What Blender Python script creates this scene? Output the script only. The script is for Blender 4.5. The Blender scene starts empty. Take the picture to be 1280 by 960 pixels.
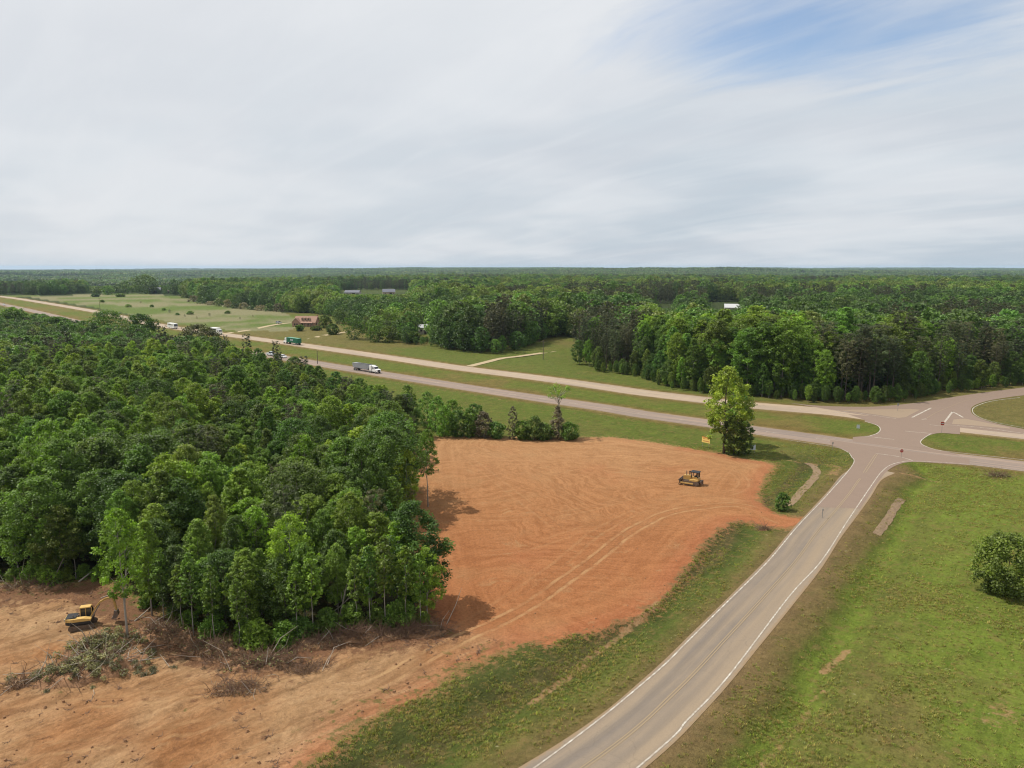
import bpy, math, random
import numpy as np
from mathutils import Vector, Matrix
from mathutils.noise import noise as mnoise

PI = math.pi
H = 41.0                    # camera height (m)
FPX = 905.0                 # focal length in pixels of the 1280 px wide photo
PITCH = math.atan(146.0 / 905.0)
SC = bpy.context.scene
COL = SC.collection
RNG = np.random.default_rng(7)
random.seed(7)
SUN_EL = math.radians(57)
SHDIR = Vector((1.0, -0.28)).normalized()      # where shadows fall on the ground

# ------------------------------------------------------------------ surveying
def P(u, v, z=0.0):
    """ground point (x, y) seen at photo position u, v on the level z"""
    x = (u - 640) / FPX; y = -(v - 480) / FPX
    dy = math.cos(PITCH) + y * math.sin(PITCH); dz = -math.sin(PITCH) + y * math.cos(PITCH)
    t = (H - z) / -dz
    return (x * t, dy * t)
def PL(pts, z=0.0):
    return np.array([P(u, v, z) for u, v in pts])
def pix(x, y, z):
    yc = y * math.sin(PITCH) + (z - H) * math.cos(PITCH)
    zc = y * math.cos(PITCH) - (z - H) * math.sin(PITCH)
    return 640 + FPX * x / zc, 480 - FPX * yc / zc
def elev_of_row(v):
    """angle below the horizontal of photo row v"""
    return PITCH + math.atan((v - 480) / FPX)

# ------------------------------------------------------------------ noise
_perm = np.random.default_rng(3).random((256, 256)).astype(np.float32)
def vnoise(x, y):
    xi = np.floor(x).astype(np.int64); yi = np.floor(y).astype(np.int64)
    fx = (x - xi).astype(np.float32); fy = (y - yi).astype(np.float32)
    fx = fx * fx * (3 - 2 * fx); fy = fy * fy * (3 - 2 * fy)
    a = _perm[xi & 255, yi & 255]; b = _perm[(xi + 1) & 255, yi & 255]
    c = _perm[xi & 255, (yi + 1) & 255]; d = _perm[(xi + 1) & 255, (yi + 1) & 255]
    return (a + (b - a) * fx) * (1 - fy) + (c + (d - c) * fx) * fy
def fbm(x, y, s, oct=4, seed=0):
    x = np.asarray(x, float); y = np.asarray(y, float)
    r = np.zeros(x.shape, np.float32); amp = 0.5; tot = 0; f = 1.0 / s
    for o in range(oct):
        r += amp * vnoise(x * f + 17.3 * seed + 5.1 * o, y * f - 9.7 * seed + 3.7 * o); tot += amp
        amp *= 0.5; f *= 2.03
    return r / tot                      # 0..1, mean 0.5
def sstep(a, b, x):
    t = np.clip((x - a) / (b - a), 0, 1); return t * t * (3 - 2 * t)

# ------------------------------------------------------------------ 2-D helpers
def catmull(pts, step):
    pts = np.asarray(pts, float)
    p = np.vstack([2 * pts[0] - pts[1], pts, 2 * pts[-1] - pts[-2]])
    out = []
    for i in range(1, len(p) - 2):
        n = max(2, int(np.linalg.norm(p[i + 1] - p[i]) / step))
        for k in range(n):
            t = k / n
            out.append(0.5 * (2 * p[i] + (p[i + 1] - p[i - 1]) * t + (2 * p[i - 1] - 5 * p[i] + 4 * p[i + 1] - p[i + 2]) * t * t
                              + (3 * p[i] - p[i - 1] - 3 * p[i + 1] + p[i + 2]) * t ** 3))
    out.append(pts[-1])
    return np.array(out)
def normals2(pts):
    d = np.gradient(pts, axis=0); d /= np.linalg.norm(d, axis=1)[:, None] + 1e-9
    return np.stack([d[:, 1], -d[:, 0]], 1)          # to the right of travel
def line_dist(x, y, pts):
    """(distance, signed lateral distance, right positive) to a polyline"""
    best = np.full(x.shape, 1e9); lat = np.full(x.shape, 1e9)
    for (ax, ay), (bx, by) in zip(pts[:-1], pts[1:]):
        dx, dy = bx - ax, by - ay; L2 = dx * dx + dy * dy + 1e-12
        t = np.clip(((x - ax) * dx + (y - ay) * dy) / L2, 0, 1)
        px, py = x - ax - t * dx, y - ay - t * dy
        d = np.hypot(px, py); s = np.sign(px * dy - py * dx)
        m = d < best
        best = np.where(m, d, best); lat = np.where(m, d * s, lat)
    return best, lat
def in_poly(x, y, poly):
    ins = np.zeros(np.shape(x), bool); n = len(poly)
    for i in range(n):
        ax, ay = poly[i]; bx, by = poly[(i + 1) % n]
        c = (ay > y) != (by > y)
        ins ^= c & (x < (bx - ax) * (y - ay) / (by - ay + 1e-12) + ax)
    return ins
def sdist(x, y, poly):
    d, _ = line_dist(x, y, np.vstack([poly, poly[:1]]))
    return np.where(in_poly(x, y, poly), d, -d)

# ------------------------------------------------------------------ the plan of the place
SIDE_L = PL([(668.3, 960), (812, 847.5), (860, 801.7), (907, 754.8), (959.4, 702.7), (998, 657), (1033, 620), (1066, 581)])
SIDE_R = PL([(797, 960), (860, 899.6), (912.7, 842.8), (988, 744), (1027, 701), (1060, 650.5), (1093, 601.7)])
_sl = catmull(SIDE_L, 2.0)
SIDE_C = catmull(np.vstack([[(-26, 22), (-12.5, 38)], (_sl + normals2(_sl) * 3.15)[2::6], [(75, 144)]]), 1.5)
NEAR_C = catmull(PL([(5, 381), (42, 389), (108, 404.5), (200, 421), (291, 437), (337, 444.5), (433, 460.5), (480, 468), (620, 490), (760, 510.6),
                     (800, 517.5), (880, 528.5), (942, 537.5), (1040, 551), (1150, 567.5), (1203, 573.8), (1280, 583), (1420, 600)]), 4.0)
NEAR_C = np.vstack([NEAR_C[0] + (NEAR_C[0] - NEAR_C[5]) * np.array([[40], [20], [8]]), NEAR_C])
FAR_C = catmull(PL([(0, 370.5), (33, 375), (117, 389), (162, 398.7), (199, 406.5), (241, 413), (291, 419.5), (350, 427.6), (382, 432), (500, 449),
                    (571, 459.6), (677, 473), (760, 484.6), (800, 490.5), (871, 499), (935, 506.3), (1040, 515), (1090, 521.5), (1170, 532), (1280, 544), (1420, 559)]), 4.0)
FAR_C = np.vstack([FAR_C[0] + (FAR_C[0] - FAR_C[5]) * np.array([[40], [20], [8]]), FAR_C])
DIRT = PL([(-140, 960), (-140, 722), (-40, 726), (0, 730), (62, 734), (117, 722), (150, 742), (185, 757), (250, 793), (339, 816), (380, 803), (425, 790), (500, 786),
           (545, 783), (535, 765), (524, 700), (521, 640), (526, 560), (536, 545.5), (632, 546.5), (722, 547.5), (764, 546.5), (812.5, 551), (850, 557.5),
           (899, 566), (925, 573), (962, 579.5), (968, 583), (957, 597.5), (946, 616), (948, 628), (966, 641), (985, 646.5), (1006, 648.5),
           (1000, 656), (988, 660), (959, 658.5), (935, 652), (912, 653), (894, 664), (877, 681), (863, 701), (851, 714), (838, 733), (823, 749), (800, 765), (780, 774.5), (751, 783.5),
           (708, 793), (684, 802), (655, 800), (631, 811), (604, 822), (575, 833), (537, 862), (485, 885), (440, 907.5), (410, 938), (375, 965), (330, 1010), (200, 1080), (-140, 1080)])
WOOD = PL([(-140, 722), (-40, 726), (0, 728), (62, 732), (117, 720), (150, 738), (178, 752), (215, 774), (250, 790), (339, 812), (380, 800), (425, 788), (500, 784),
           (524, 781), (522, 765), (517, 700), (517, 640), (523, 560), (533, 545), (512, 532), (490, 517), (440, 505), (400, 490), (340, 472), (270, 450), (200, 437),
           (100, 420), (50, 408), (20, 402), (-30, 398), (-160, 400), (-400, 480), (-500, 600)])
WOOD_FRONT = PL([(-140, 722), (0, 728), (62, 732), (117, 720), (150, 738), (178, 752), (215, 774), (250, 790), (339, 812), (380, 800), (425, 788), (500, 784), (524, 781)])
WOOD_SIDE = PL([(524, 781), (522, 765), (517, 700), (517, 640), (523, 560), (533, 545)])
TRACK_A = catmull(PL([(385, 905), (480, 850), (560, 806), (640, 768), (700, 730), (745, 698), (790, 664), (830, 645), (870, 636), (920, 632), (985, 648)]), 1.0)
TRACKS = [(TRACK_A, 1.0)] + [(catmull(PL(q), 1.0), w) for q, w in (([(985, 648), (930, 628), (880, 628), (800, 640), (745, 668), (690, 712), (630, 752), (560, 796), (470, 846), (380, 896), (250, 950)], .32), ([(560, 556), (620, 600), (690, 655), (740, 690)], .3), ([(600, 552), (680, 600), (760, 655), (800, 650)], .25),
    ([(860, 612), (905, 618), (930, 606), (915, 590), (880, 582)], .5), ([(-60, 905), (80, 880), (230, 868), (360, 846), (470, 806), (560, 776)], .55), ([(90, 800), (20, 800), (-60, 790)], .6), ([(60, 770), (-10, 760), (-80, 770)], .5), ([(-60, 940), (120, 930), (280, 900), (420, 850)], .5),
    ([(548, 690), (620, 690), (700, 672), (790, 640)], .3), ([(545, 640), (640, 648), (720, 640), (830, 612)], .3))]
# the tree line beyond the highway, from left to right, and the pastures in front of it
FAR_FRONT = PL([(-160, 366), (0, 368.5), (60, 369), (100, 367), (150, 366), (190, 366), (228, 370), (245, 376), (285, 382), (340, 386), (362, 391), (385, 392), (410, 395),
                (430, 408), (450, 414), (470, 420), (500, 429), (530, 433), (570, 440), (620, 442.5), (645, 440), (672, 430), (690, 424), (700, 422), (722, 424), (730, 440), (708, 455),
                (747, 464), (795, 471), (815, 478), (837, 485), (875, 491.5), (950, 497), (1020, 503), (1080, 504), (1121, 502.5), (1150, 497.5), (1182, 492), (1230, 486.5), (1280, 481), (1420, 464)])
LEFT_SHRUBS = None

CLEAR = [  # windows in the woods through which the ground or a roof shows (photo rectangle, ground level there)
    (424, 514, 362.8, 367.2), (818, 846, 380, 385), (884, 926, 377, 386), (520, 545, 406, 420)]

def base_height(x, y):
    """relief: flat near the highway, rolling farther out"""
    r = np.hypot(x, y)
    far = sstep(1350, 3600, r)
    z = far * (fbm(x, y, 1900, 4, 5) - 0.5) * 64 - 6 * far
    left = sstep(-0.05, -0.55, x / np.maximum(y, 50)) * sstep(1250, 2600, r)
    z = z - 22 * left
    z = z + 17 * np.exp(-((x - 2100) / 900) ** 2 - ((y - 6200) / 1500) ** 2)
    return np.clip(z, -45, 30)
def height(x, y):
    x = np.asarray(x, float); y = np.asarray(y, float)
    z = base_height(x, y)
    near = np.hypot(x, y) < 650
    if near.any():
        xn, yn = x[near], y[near]
        ds, ls = line_dist(xn, yn, SIDE_C[::2])
        dn, ln = line_dist(xn, yn, NEAR_C[::2])
        df, lf = line_dist(xn, yn, FAR_C[::2])
        dr = np.minimum(np.minimum(ds - 3.9, dn - 5.2), df - 6.2)
        for jp in JUNCTION: dr = np.minimum(dr, -sdist(xn, yn, jp) - .3)
        sd = sdist(xn, yn, DIRT)
        zz = np.zeros_like(xn)
        # ditches along the county road; swale in the median; rough ground away from the roads
        zz -= 0.55 * np.exp(-((ls + 10.5) / 3.2) ** 2) * sstep(0.0, -2.0, sd)
        zz -= 0.75 * np.exp(-((ls - 10.0) / 2.4) ** 2)
        off = sstep(0.5, 7, dr)
        zz += off * (fbm(xn, yn, 22, 3, 2) - 0.5) * 0.9
        zz += off * (fbm(xn, yn, 3.2, 3, 4) - 0.5) * np.where(sd > 0, 0.16, 0.30)
        zz += sstep(14, 45, ls) * sstep(0, 20, 150 - yn) * 0.9
        rough = sstep(2, 6, sd) * in_poly(xn, yn, CLEARING) * off
        zz += rough * (fbm(xn, yn, 1.8, 3, 9) - 0.5) * 0.55
        zz = np.where(dr < 0.3, 0, zz) * sstep(0.3, 2.5, dr)
        z[near] += zz
    return z
JUNCTION = [PL([(1020, 634), (1041, 611), (1066, 581), (1064, 568), (1050, 560), (1030, 550), (1060, 515), (985, 503.5), (1105, 507.2), (1150, 502.5), (1195, 495.5), (1280, 484), (1450, 463), (1450, 474), (1360, 485), (1300, 492), (1265, 496), (1235, 501), (1218, 507), (1213, 513), (1219, 520), (1240, 528),
                (1280, 536.4), (1330, 543), (1330, 549), (1200, 544), (1166, 543), (1152, 549), (1152, 556), (1170, 562), (1215, 572), (1215, 582), (1180, 580), (1142, 578), (1124, 581), (1109, 589.5), (1095, 606), (1075, 636)])]
CLEARING = PL([(-160, 1080), (-160, 700), (120, 715), (250, 790), (560, 786), (650, 800), (410, 945), (330, 1080)])

# ------------------------------------------------------------------ objects
def setp(o, label=None, cat=None, group=None, kind=None):
    if label: o['label'] = label
    if cat: o['category'] = cat
    if group: o['group'] = group
    if kind: o['kind'] = kind
    return o
def link(name, me, mat=None, parent=None):
    o = bpy.data.objects.new(name, me)
    if mat is not None and me is not None and not me.materials: me.materials.append(mat)
    COL.objects.link(o)
    if parent is not None: o.parent = parent
    return o
def thing(name, label, cat, loc=(0, 0, 0), rz=0.0, group=None, sc=1.0):
    o = bpy.data.objects.new(name, None); COL.objects.link(o)
    o.empty_display_size = 0.3
    o.location = loc; o.rotation_euler = (0, 0, rz); o.scale = (sc, sc, sc)
    return setp(o, label, cat, group)
def arrays_mesh(name, V, F, mats=(), attrs=None, smooth=False):
    V = np.asarray(V, np.float32); F = np.asarray(F, np.int32)
    me = bpy.data.meshes.new(name)
    k = F.shape[1]
    me.vertices.add(len(V)); me.vertices.foreach_set('co', V.ravel())
    me.loops.add(F.size); me.loops.foreach_set('vertex_index', F.ravel())
    me.polygons.add(len(F))
    me.polygons.foreach_set('loop_start', np.arange(0, F.size, k, dtype=np.int32))
    me.polygons.foreach_set('loop_total', np.full(len(F), k, np.int32))
    if smooth: me.polygons.foreach_set('use_smooth', np.ones(len(F), bool))
    for m in mats: me.materials.append(m)
    for nm, (typ, dom, data) in (attrs or {}).items():
        a = me.attributes.new(nm, typ, dom)
        a.data.foreach_set('color' if typ == 'FLOAT_COLOR' else 'value', np.asarray(data, np.float32 if typ != 'INT' else np.int32).ravel())
    me.update(calc_edges=True)
    return me
class MB:
    """collects shapes that become ONE mesh object"""
    def __init__(s): s.v = []; s.f = []
    def add(s, vs, fs):
        n = len(s.v); s.v += [tuple(q) for q in vs]; s.f += [tuple(n + i for i in q) for q in fs]; return s
    def box(s, c, d, rot=(0, 0, 0), taper=1.0, bev=0.0):
        x, y, z = [q / 2 for q in d]; M = Matrix.Translation(c) @ __import__('mathutils').Euler(rot).to_matrix().to_4x4()
        b = min(bev, x * .9, y * .9)
        ring = [(-x + b, -y), (x - b, -y), (x, -y + b), (x, y - b), (x - b, y), (-x + b, y), (-x, y - b), (-x, -y + b)] if b > 0 else [(-x, -y), (x, -y), (x, y), (-x, y)]
        n = len(ring)
        vs = [M @ Vector((p, q, -z)) for p, q in ring] + [M @ Vector((p * taper, q * taper, z)) for p, q in ring]
        fs = [tuple(range(n))[::-1], tuple(range(n, 2 * n))] + [(i, (i + 1) % n, n + (i + 1) % n, n + i) for i in range(n)]
        return s.add(vs, fs)
    def prism(s, prof, y0, y1, ins=0.0):
        """outline in x,z extruded along y"""
        n = len(prof); cx = sum(p[0] for p in prof) / n; cz = sum(p[1] for p in prof) / n
        vs = [(x, y0, z) for x, z in prof] + [(cx + (x - cx) * (1 - ins), y1, cz + (z - cz) * (1 - ins)) for x, z in prof]
        fs = [tuple(range(n)), tuple(range(n, 2 * n))[::-1]] + [(i, n + i, n + (i + 1) % n, (i + 1) % n) for i in range(n)]
        return s.add(vs, fs)
    def prism_y(s, prof, x0, x1):
        """outline in y,z extruded along x"""
        n = len(prof)
        vs = [(x0, y, z) for y, z in prof] + [(x1, y, z) for y, z in prof]
        fs = [tuple(range(n))[::-1], tuple(range(n, 2 * n))] + [(i, (i + 1) % n, n + (i + 1) % n, n + i) for i in range(n)]
        return s.add(vs, fs)
    def tube(s, pts, rad, n=6):
        pts = [Vector(p) for p in pts]; rings = []
        if not hasattr(rad, '__len__'): rad = [rad] * len(pts)
        for i, p in enumerate(pts):
            d = (pts[min(i + 1, len(pts) - 1)] - pts[max(i - 1, 0)]).normalized()
            a = d.orthogonal().normalized() if abs(d.z) < .9 else Vector((1, 0, 0)).cross(d).normalized()
            b = d.cross(a)
            rings.append([p + (a * math.cos(2 * PI * k / n) + b * math.sin(2 * PI * k / n)) * rad[i] for k in range(n)])
        vs = [q for r in rings for q in r]; fs = []
        for i in range(len(pts) - 1):
            for k in range(n):
                fs.append((i * n + k, i * n + (k + 1) % n, (i + 1) * n + (k + 1) % n, (i + 1) * n + k))
        fs += [tuple(range(n))[::-1], tuple(range((len(pts) - 1) * n, len(pts) * n))]
        return s.add(vs, fs)
    def cyl(s, a, b, r, n=14): return s.tube([a, b], r, n)
    def mesh(s, name, mat=None, smooth=False):
        me = bpy.data.meshes.new(name); me.from_pydata(s.v, [], s.f); me.update()
        if smooth:
            for p in me.polygons: p.use_smooth = True
        if mat is not None: me.materials.append(mat)
        return me
    def build(s, name, mat, parent=None, smooth=False): return link(name, s.mesh(name, mat, smooth), None, parent)

# ------------------------------------------------------------------ materials
def lin(c):
    c = np.asarray(c, float) / 255.0
    return np.where(c <= .04045, c / 12.92, ((c + .055) / 1.055) ** 2.4)
GAIN = 1.55
def A(r, g, b):
    """base colour of a surface that photographs as r, g, b in full sun"""
    return tuple(np.clip(lin((r, g, b)) / GAIN, 0.004, 0.9))
class NT:
    """terse node-tree writer"""
    def __init__(s, name, world=False):
        if world: s.m = bpy.data.worlds.new(name)
        else: s.m = bpy.data.materials.new(name)
        s.m.use_nodes = True; s.t = s.m.node_tree; s.t.nodes.clear()
    def n(s, typ, ins=None, **kw):
        nd = s.t.nodes.new(typ)
        for k, v in kw.items(): setattr(nd, k, v)
        for k, v in (ins or {}).items():
            sk = nd.inputs[k]
            if hasattr(v, 'is_output'): s.t.links.new(v, sk)
            elif isinstance(v, bpy.types.Node): s.t.links.new(v.outputs[0], sk)
            else:
                if hasattr(sk.default_value, '__len__') and len(sk.default_value) == 4 and hasattr(v, '__len__') and len(v) == 3: v = tuple(v) + (1,)
                sk.default_value = v
        return nd
    def attr(s, nm, out='Fac'): return s.n('ShaderNodeAttribute', attribute_name=nm).outputs[out]
    def math(s, op, a, b=0.0, c=None, clamp=False):
        ins = {0: a, 1: b}
        if c is not None: ins[2] = c
        return s.n('ShaderNodeMath', ins, operation=op, use_clamp=clamp).outputs[0]
    def mix(s, f, a, b, blend='MIX'):
        nd = s.n('ShaderNodeMix', data_type='RGBA', blend_type=blend)
        for k, v in ((0, f), (6, a), (7, b)):
            sk = nd.inputs[k]
            if hasattr(v, 'is_output'): s.t.links.new(v, sk)
            else: sk.default_value = v if k == 0 else (tuple(v) + (1,))[:4]
        return nd.outputs[2]
    def noise(s, scale, detail=4, rough=.55, vec=None, dist=0.0, out='Fac'):
        ins = {'Scale': scale, 'Detail': detail, 'Roughness': rough, 'Distortion': dist}
        if vec is not None: ins['Vector'] = vec
        return s.n('ShaderNodeTexNoise', ins).outputs[out]
    def nz(s, *a, **kw):
        '''noise stretched over the whole 0..1 range'''
        return s.n('ShaderNodeMapRange', {0: s.noise(*a, **kw), 1: .30, 2: .70, 3: 0.0, 4: 1.0}).outputs[0]
    def ramp(s, f, a, b, lo=0.0, hi=1.0):
        return s.n('ShaderNodeMapRange', {0: f, 1: a, 2: b, 3: lo, 4: hi}, interpolation_type='SMOOTHSTEP').outputs[0]
    def pos(s): return s.n('ShaderNodeNewGeometry').outputs['Position']
    def obj(s): return s.n('ShaderNodeTexCoord').outputs['Object']
    def rand(s): return s.n('ShaderNodeObjectInfo').outputs['Random']
    def surf(s, color, rough=.8, bump=None, bs=.3, bd=.05, spec=.3, metal=0.0, **kw):
        ins = {'Base Color': color, 'Roughness': rough, 'Specular IOR Level': spec, 'Metallic': metal}
        ins.update(kw)
        if bump is not None: ins['Normal'] = s.n('ShaderNodeBump', {'Strength': bs, 'Distance': bd, 'Height': bump}).outputs[0]
        b = s.n('ShaderNodeBsdfPrincipled', ins)
        s.n('ShaderNodeOutputMaterial', {'Surface': b}); return s.m
def simple(name, col, rough=.6, var=.18, scale=2.0, metal=0.0, spec=.4, bump=0.0, dirt=None):
    k = NT(name); f = k.noise(scale, 5, .6, k.obj())
    c0 = tuple(np.array(col) * (1 - var)); c1 = tuple(np.clip(np.array(col) * (1 + var), 0, 1))
    c = k.mix(f, c0, c1)
    if dirt is not None:
        f2 = k.ramp(k.noise(scale * 1.7, 6, .65, k.obj()), .5, .75); c = k.mix(f2, c, dirt)
    return k.surf(c, rough, f if bump else None, bump, .05, spec, metal)

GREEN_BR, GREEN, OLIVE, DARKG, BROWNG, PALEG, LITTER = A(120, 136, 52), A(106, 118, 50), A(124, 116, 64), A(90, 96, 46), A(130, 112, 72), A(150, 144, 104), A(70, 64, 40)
DIRT_OR, DIRT_LT, DIRT_RED, DIRT_TAN, DIRT_DK = A(180, 126, 82), A(190, 144, 100), A(180, 114, 76), A(186, 148, 104), A(128, 88, 58)

def land_material():
    k = NT('land'); p = k.pos()
    g = k.attr('gcol', 'Color'); d = k.attr('dcol', 'Color'); sd = k.attr('sd')
    def off(v): return k.n('ShaderNodeVectorMath', {0: p, 1: v}, operation='ADD').outputs[0]
    def grey(v): return k.n('ShaderNodeCombineColor', {0: v, 1: v, 2: v}).outputs[0]
    # --- grass: tufts, mowing grain, dry patches, seed heads
    fine = k.nz(2.2, 6, .72, p); mid = k.nz(.30, 5, .62, p); tuft = k.nz(6.5, 3, .7, p)
    st = k.n('ShaderNodeMapping', {'Vector': p, 'Rotation': (0, 0, math.radians(50)), 'Scale': (4.5, .65, 1)}, vector_type='TEXTURE').outputs[0]
    blade = k.nz(1.1, 5, .65, st)
    gs = k.math('ADD', k.math('ADD', k.math('MULTIPLY', fine, .34), k.math('MULTIPLY', mid, .24)), k.math('ADD', k.math('MULTIPLY', tuft, .24), k.math('MULTIPLY', blade, .18)))
    gb = k.n('ShaderNodeMapRange', {0: gs, 1: .2, 2: .8, 3: .50, 4: 1.5}).outputs[0]
    gcol = k.mix(1.0, g, grey(gb), 'MULTIPLY')
    dry = k.ramp(k.nz(.75, 7, .70, p), .50, .92, 0, .75)
    gcol = k.mix(dry, gcol, k.mix(.75, g, A(150, 124, 80)))
    lush = k.ramp(k.nz(.42, 6, .68, off((13, 71, 0))), .58, .95, 0, .6)
    gcol = k.mix(lush, gcol, k.mix(1.0, g, (.66, .86, .62), 'MULTIPLY'))
    flower = k.ramp(k.noise(1.5, 2, .5, off((31, 7, 3))), .70, .78, 0, .8)
    gcol = k.mix(flower, gcol, A(178, 170, 124))
    # --- graded clay: streaks left by the blade, tyre tracks, dry crust
    wob = k.noise(.045, 3, .5, p, out='Color')
    wv = k.n('ShaderNodeVectorMath', {0: p, 1: k.n('ShaderNodeVectorMath', {0: wob, 'Scale': 22.0}, operation='SCALE').outputs[0]}, operation='ADD').outputs[0]
    def streak(ang, a, b, det=6):
        mp = k.n('ShaderNodeMapping', {'Vector': wv, 'Rotation': (0, 0, math.radians(ang)), 'Scale': (1 / a, 1 / b, 1)}, vector_type='TEXTURE').outputs[0]
        return k.nz(1.0, det, .66, mp)
    s1 = streak(-68, .03, .95); s2 = streak(6, .03, .85); s3 = streak(52, .035, .6)
    sel = k.ramp(k.noise(.022, 2, .4, p), .42, .58); sel2 = k.ramp(k.attr('dzone'), .35, .65)
    stv = k.math('ADD', k.math('MULTIPLY', s1, sel), k.math('MULTIPLY', s2, k.math('SUBTRACT', 1.0, sel)))
    stv = k.math('ADD', k.math('MULTIPLY', stv, k.math('SUBTRACT', 1.0, sel2)), k.math('MULTIPLY', s3, sel2))
    con = k.nz(1.0, 5, .6, k.n('ShaderNodeCombineXYZ', {0: k.math('MULTIPLY', sd, .8), 1: k.math('MULTIPLY', k.noise(.03, 2, .5, p), 9.0), 2: 0.0}).outputs[0])
    cf = k.math('MULTIPLY', k.ramp(sd, 16, 7, 0, .45), k.math('SUBTRACT', 1.0, sel2))
    stv = k.math('ADD', k.math('MULTIPLY', stv, k.math('SUBTRACT', 1.0, cf)), k.math('MULTIPLY', con, cf))
    clod = k.nz(3.0, 6, .74, p); big = k.nz(.10, 5, .6, p)
    dcol = k.mix(k.ramp(stv, .15, .85, 0, 1), k.mix(1.0, d, (.82, .78, .74), 'MULTIPLY'), k.mix(1.0, d, (1.12, 1.15, 1.18), 'MULTIPLY'))
    sc = k.nz(1.0, 7, .72, k.n('ShaderNodeMapping', {'Vector': off((40, 3, 0)), 'Rotation': (0, 0, math.radians(40)), 'Scale': (9, 1.3, 1)}, vector_type='TEXTURE').outputs[0])
    dcol = k.mix(k.math('MULTIPLY', sel2, k.ramp(sc, .45, .9, 0, .8)), dcol, k.mix(1.0, d, (.58, .54, .50), 'MULTIPLY'))
    dcol = k.mix(k.math('MULTIPLY', sel2, k.ramp(sc, .40, .05, 0, .6)), dcol, A(196, 160, 118))
    dcol = k.mix(k.ramp(big, .5, 1.0, 0, .5), dcol, k.mix(.5, d, DIRT_TAN))
    crust = k.ramp(k.noise(.27, 7, .70, wv), .58, .70, 0, .6)
    dcol = k.mix(crust, dcol, k.mix(.3, DIRT_TAN, DIRT_LT))
    red = k.ramp(k.noise(.06, 5, .6, off((91, 17, 3))), .56, .72, 0, .35)
    dcol = k.mix(k.math('MULTIPLY', red, k.math('SUBTRACT', 1.0, k.math('MULTIPLY', sel2, .8))), dcol, DIRT_RED)
    cl = k.n('ShaderNodeMapRange', {0: clod, 1: 0.0, 2: 1.0, 3: .74, 4: 1.24}).outputs[0]
    dcol = k.mix(1.0, dcol, grey(cl), 'MULTIPLY')
    grit = k.ramp(k.noise(1.9, 7, .8, off((7, 3, 1))), .60, .70, 0, .45)
    dcol = k.mix(grit, dcol, k.mix(1.0, d, (.55, .50, .48), 'MULTIPLY'))
    # litter, roots and torn ground in the clearing
    deb = k.attr('debris')
    dn = k.math('ADD', deb, k.math('MULTIPLY', k.math('SUBTRACT', k.nz(.7, 8, .76, p), .5), .9))
    dcol = k.mix(k.ramp(dn, .45, .75, 0, .85), dcol, k.mix(k.nz(5, 4, .7, p), A(84, 58, 42), A(154, 112, 84)))
    wd = k.math('ADD', k.attr('weed'), k.math('MULTIPLY', k.math('SUBTRACT', k.nz(.7, 7, .72, off((5, 77, 3))), .5), 1.0))
    dcol = k.mix(k.ramp(wd, .50, .75, 0, .8), dcol, A(106, 104, 56))
    at = k.math('ABSOLUTE', k.math('ADD', k.attr('trk'), k.math('MULTIPLY', k.math('SUBTRACT', k.noise(.35, 3, .5, p), .5), .5))); tw = k.attr('trkw')
    band = k.math('MULTIPLY', k.ramp(at, 2.2, 1.4, 0, .22), tw)
    dcol = k.mix(band, dcol, k.mix(.5, DIRT_OR, DIRT_DK))
    rut = k.math('MULTIPLY', k.ramp(k.math('ABSOLUTE', k.math('SUBTRACT', at, .92)), .36, .14, 0, .50), tw)
    rut = k.math('MULTIPLY', rut, k.ramp(k.nz(.35, 6, .7, p), .2, .8, .15, 1))
    dcol = k.mix(rut, dcol, A(214, 174, 124))
    rut2 = k.math('MULTIPLY', k.ramp(k.math('ABSOLUTE', k.math('SUBTRACT', at, .60)), .2, .06, 0, .4), tw)
    dcol = k.mix(k.math('MULTIPLY', rut2, k.nz(.5, 5, .66, p)), dcol, DIRT_DK)
    # --- ragged border between the two
    e = k.math('ADD', sd, k.math('ADD', k.math('MULTIPLY', k.math('SUBTRACT', k.nz(.45, 7, .70, p), .5), 2.6), k.math('MULTIPLY', k.math('SUBTRACT', tuft, .5), .9)))
    m = k.ramp(e, -.35, .35)
    fringe = k.ramp(k.math('ADD', sd, k.math('MULTIPLY', k.math('SUBTRACT', k.nz(1.4, 6, .75, off((3, 9, 0))), .5), 5.0)), -1.4, -.4, 0, .65)
    gcol = k.mix(fringe, gcol, k.mix(.5, d, DIRT_TAN))
    col = k.mix(m, gcol, dcol)
    # --- bare streaks in the grass (wash lines, worn paths)
    bw = k.math('ADD', k.attr('bare'), k.math('MULTIPLY', k.math('SUBTRACT', k.nz(.9, 7, .74, p), .5), .95))
    col = k.mix(k.ramp(bw, .42, .85, 0, .8), col, k.mix(k.nz(2, 4, .6, p), A(170, 128, 88), A(196, 160, 118)))
    hb = k.math('ADD', k.math('MULTIPLY', k.math('ADD', fine, tuft), k.math('SUBTRACT', 1.0, m)), k.math('MULTIPLY', k.math('ADD', stv, clod), k.math('MULTIPLY', m, .7)))
    return k.surf(col, .95, hb, .7, .16, .1)

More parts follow.
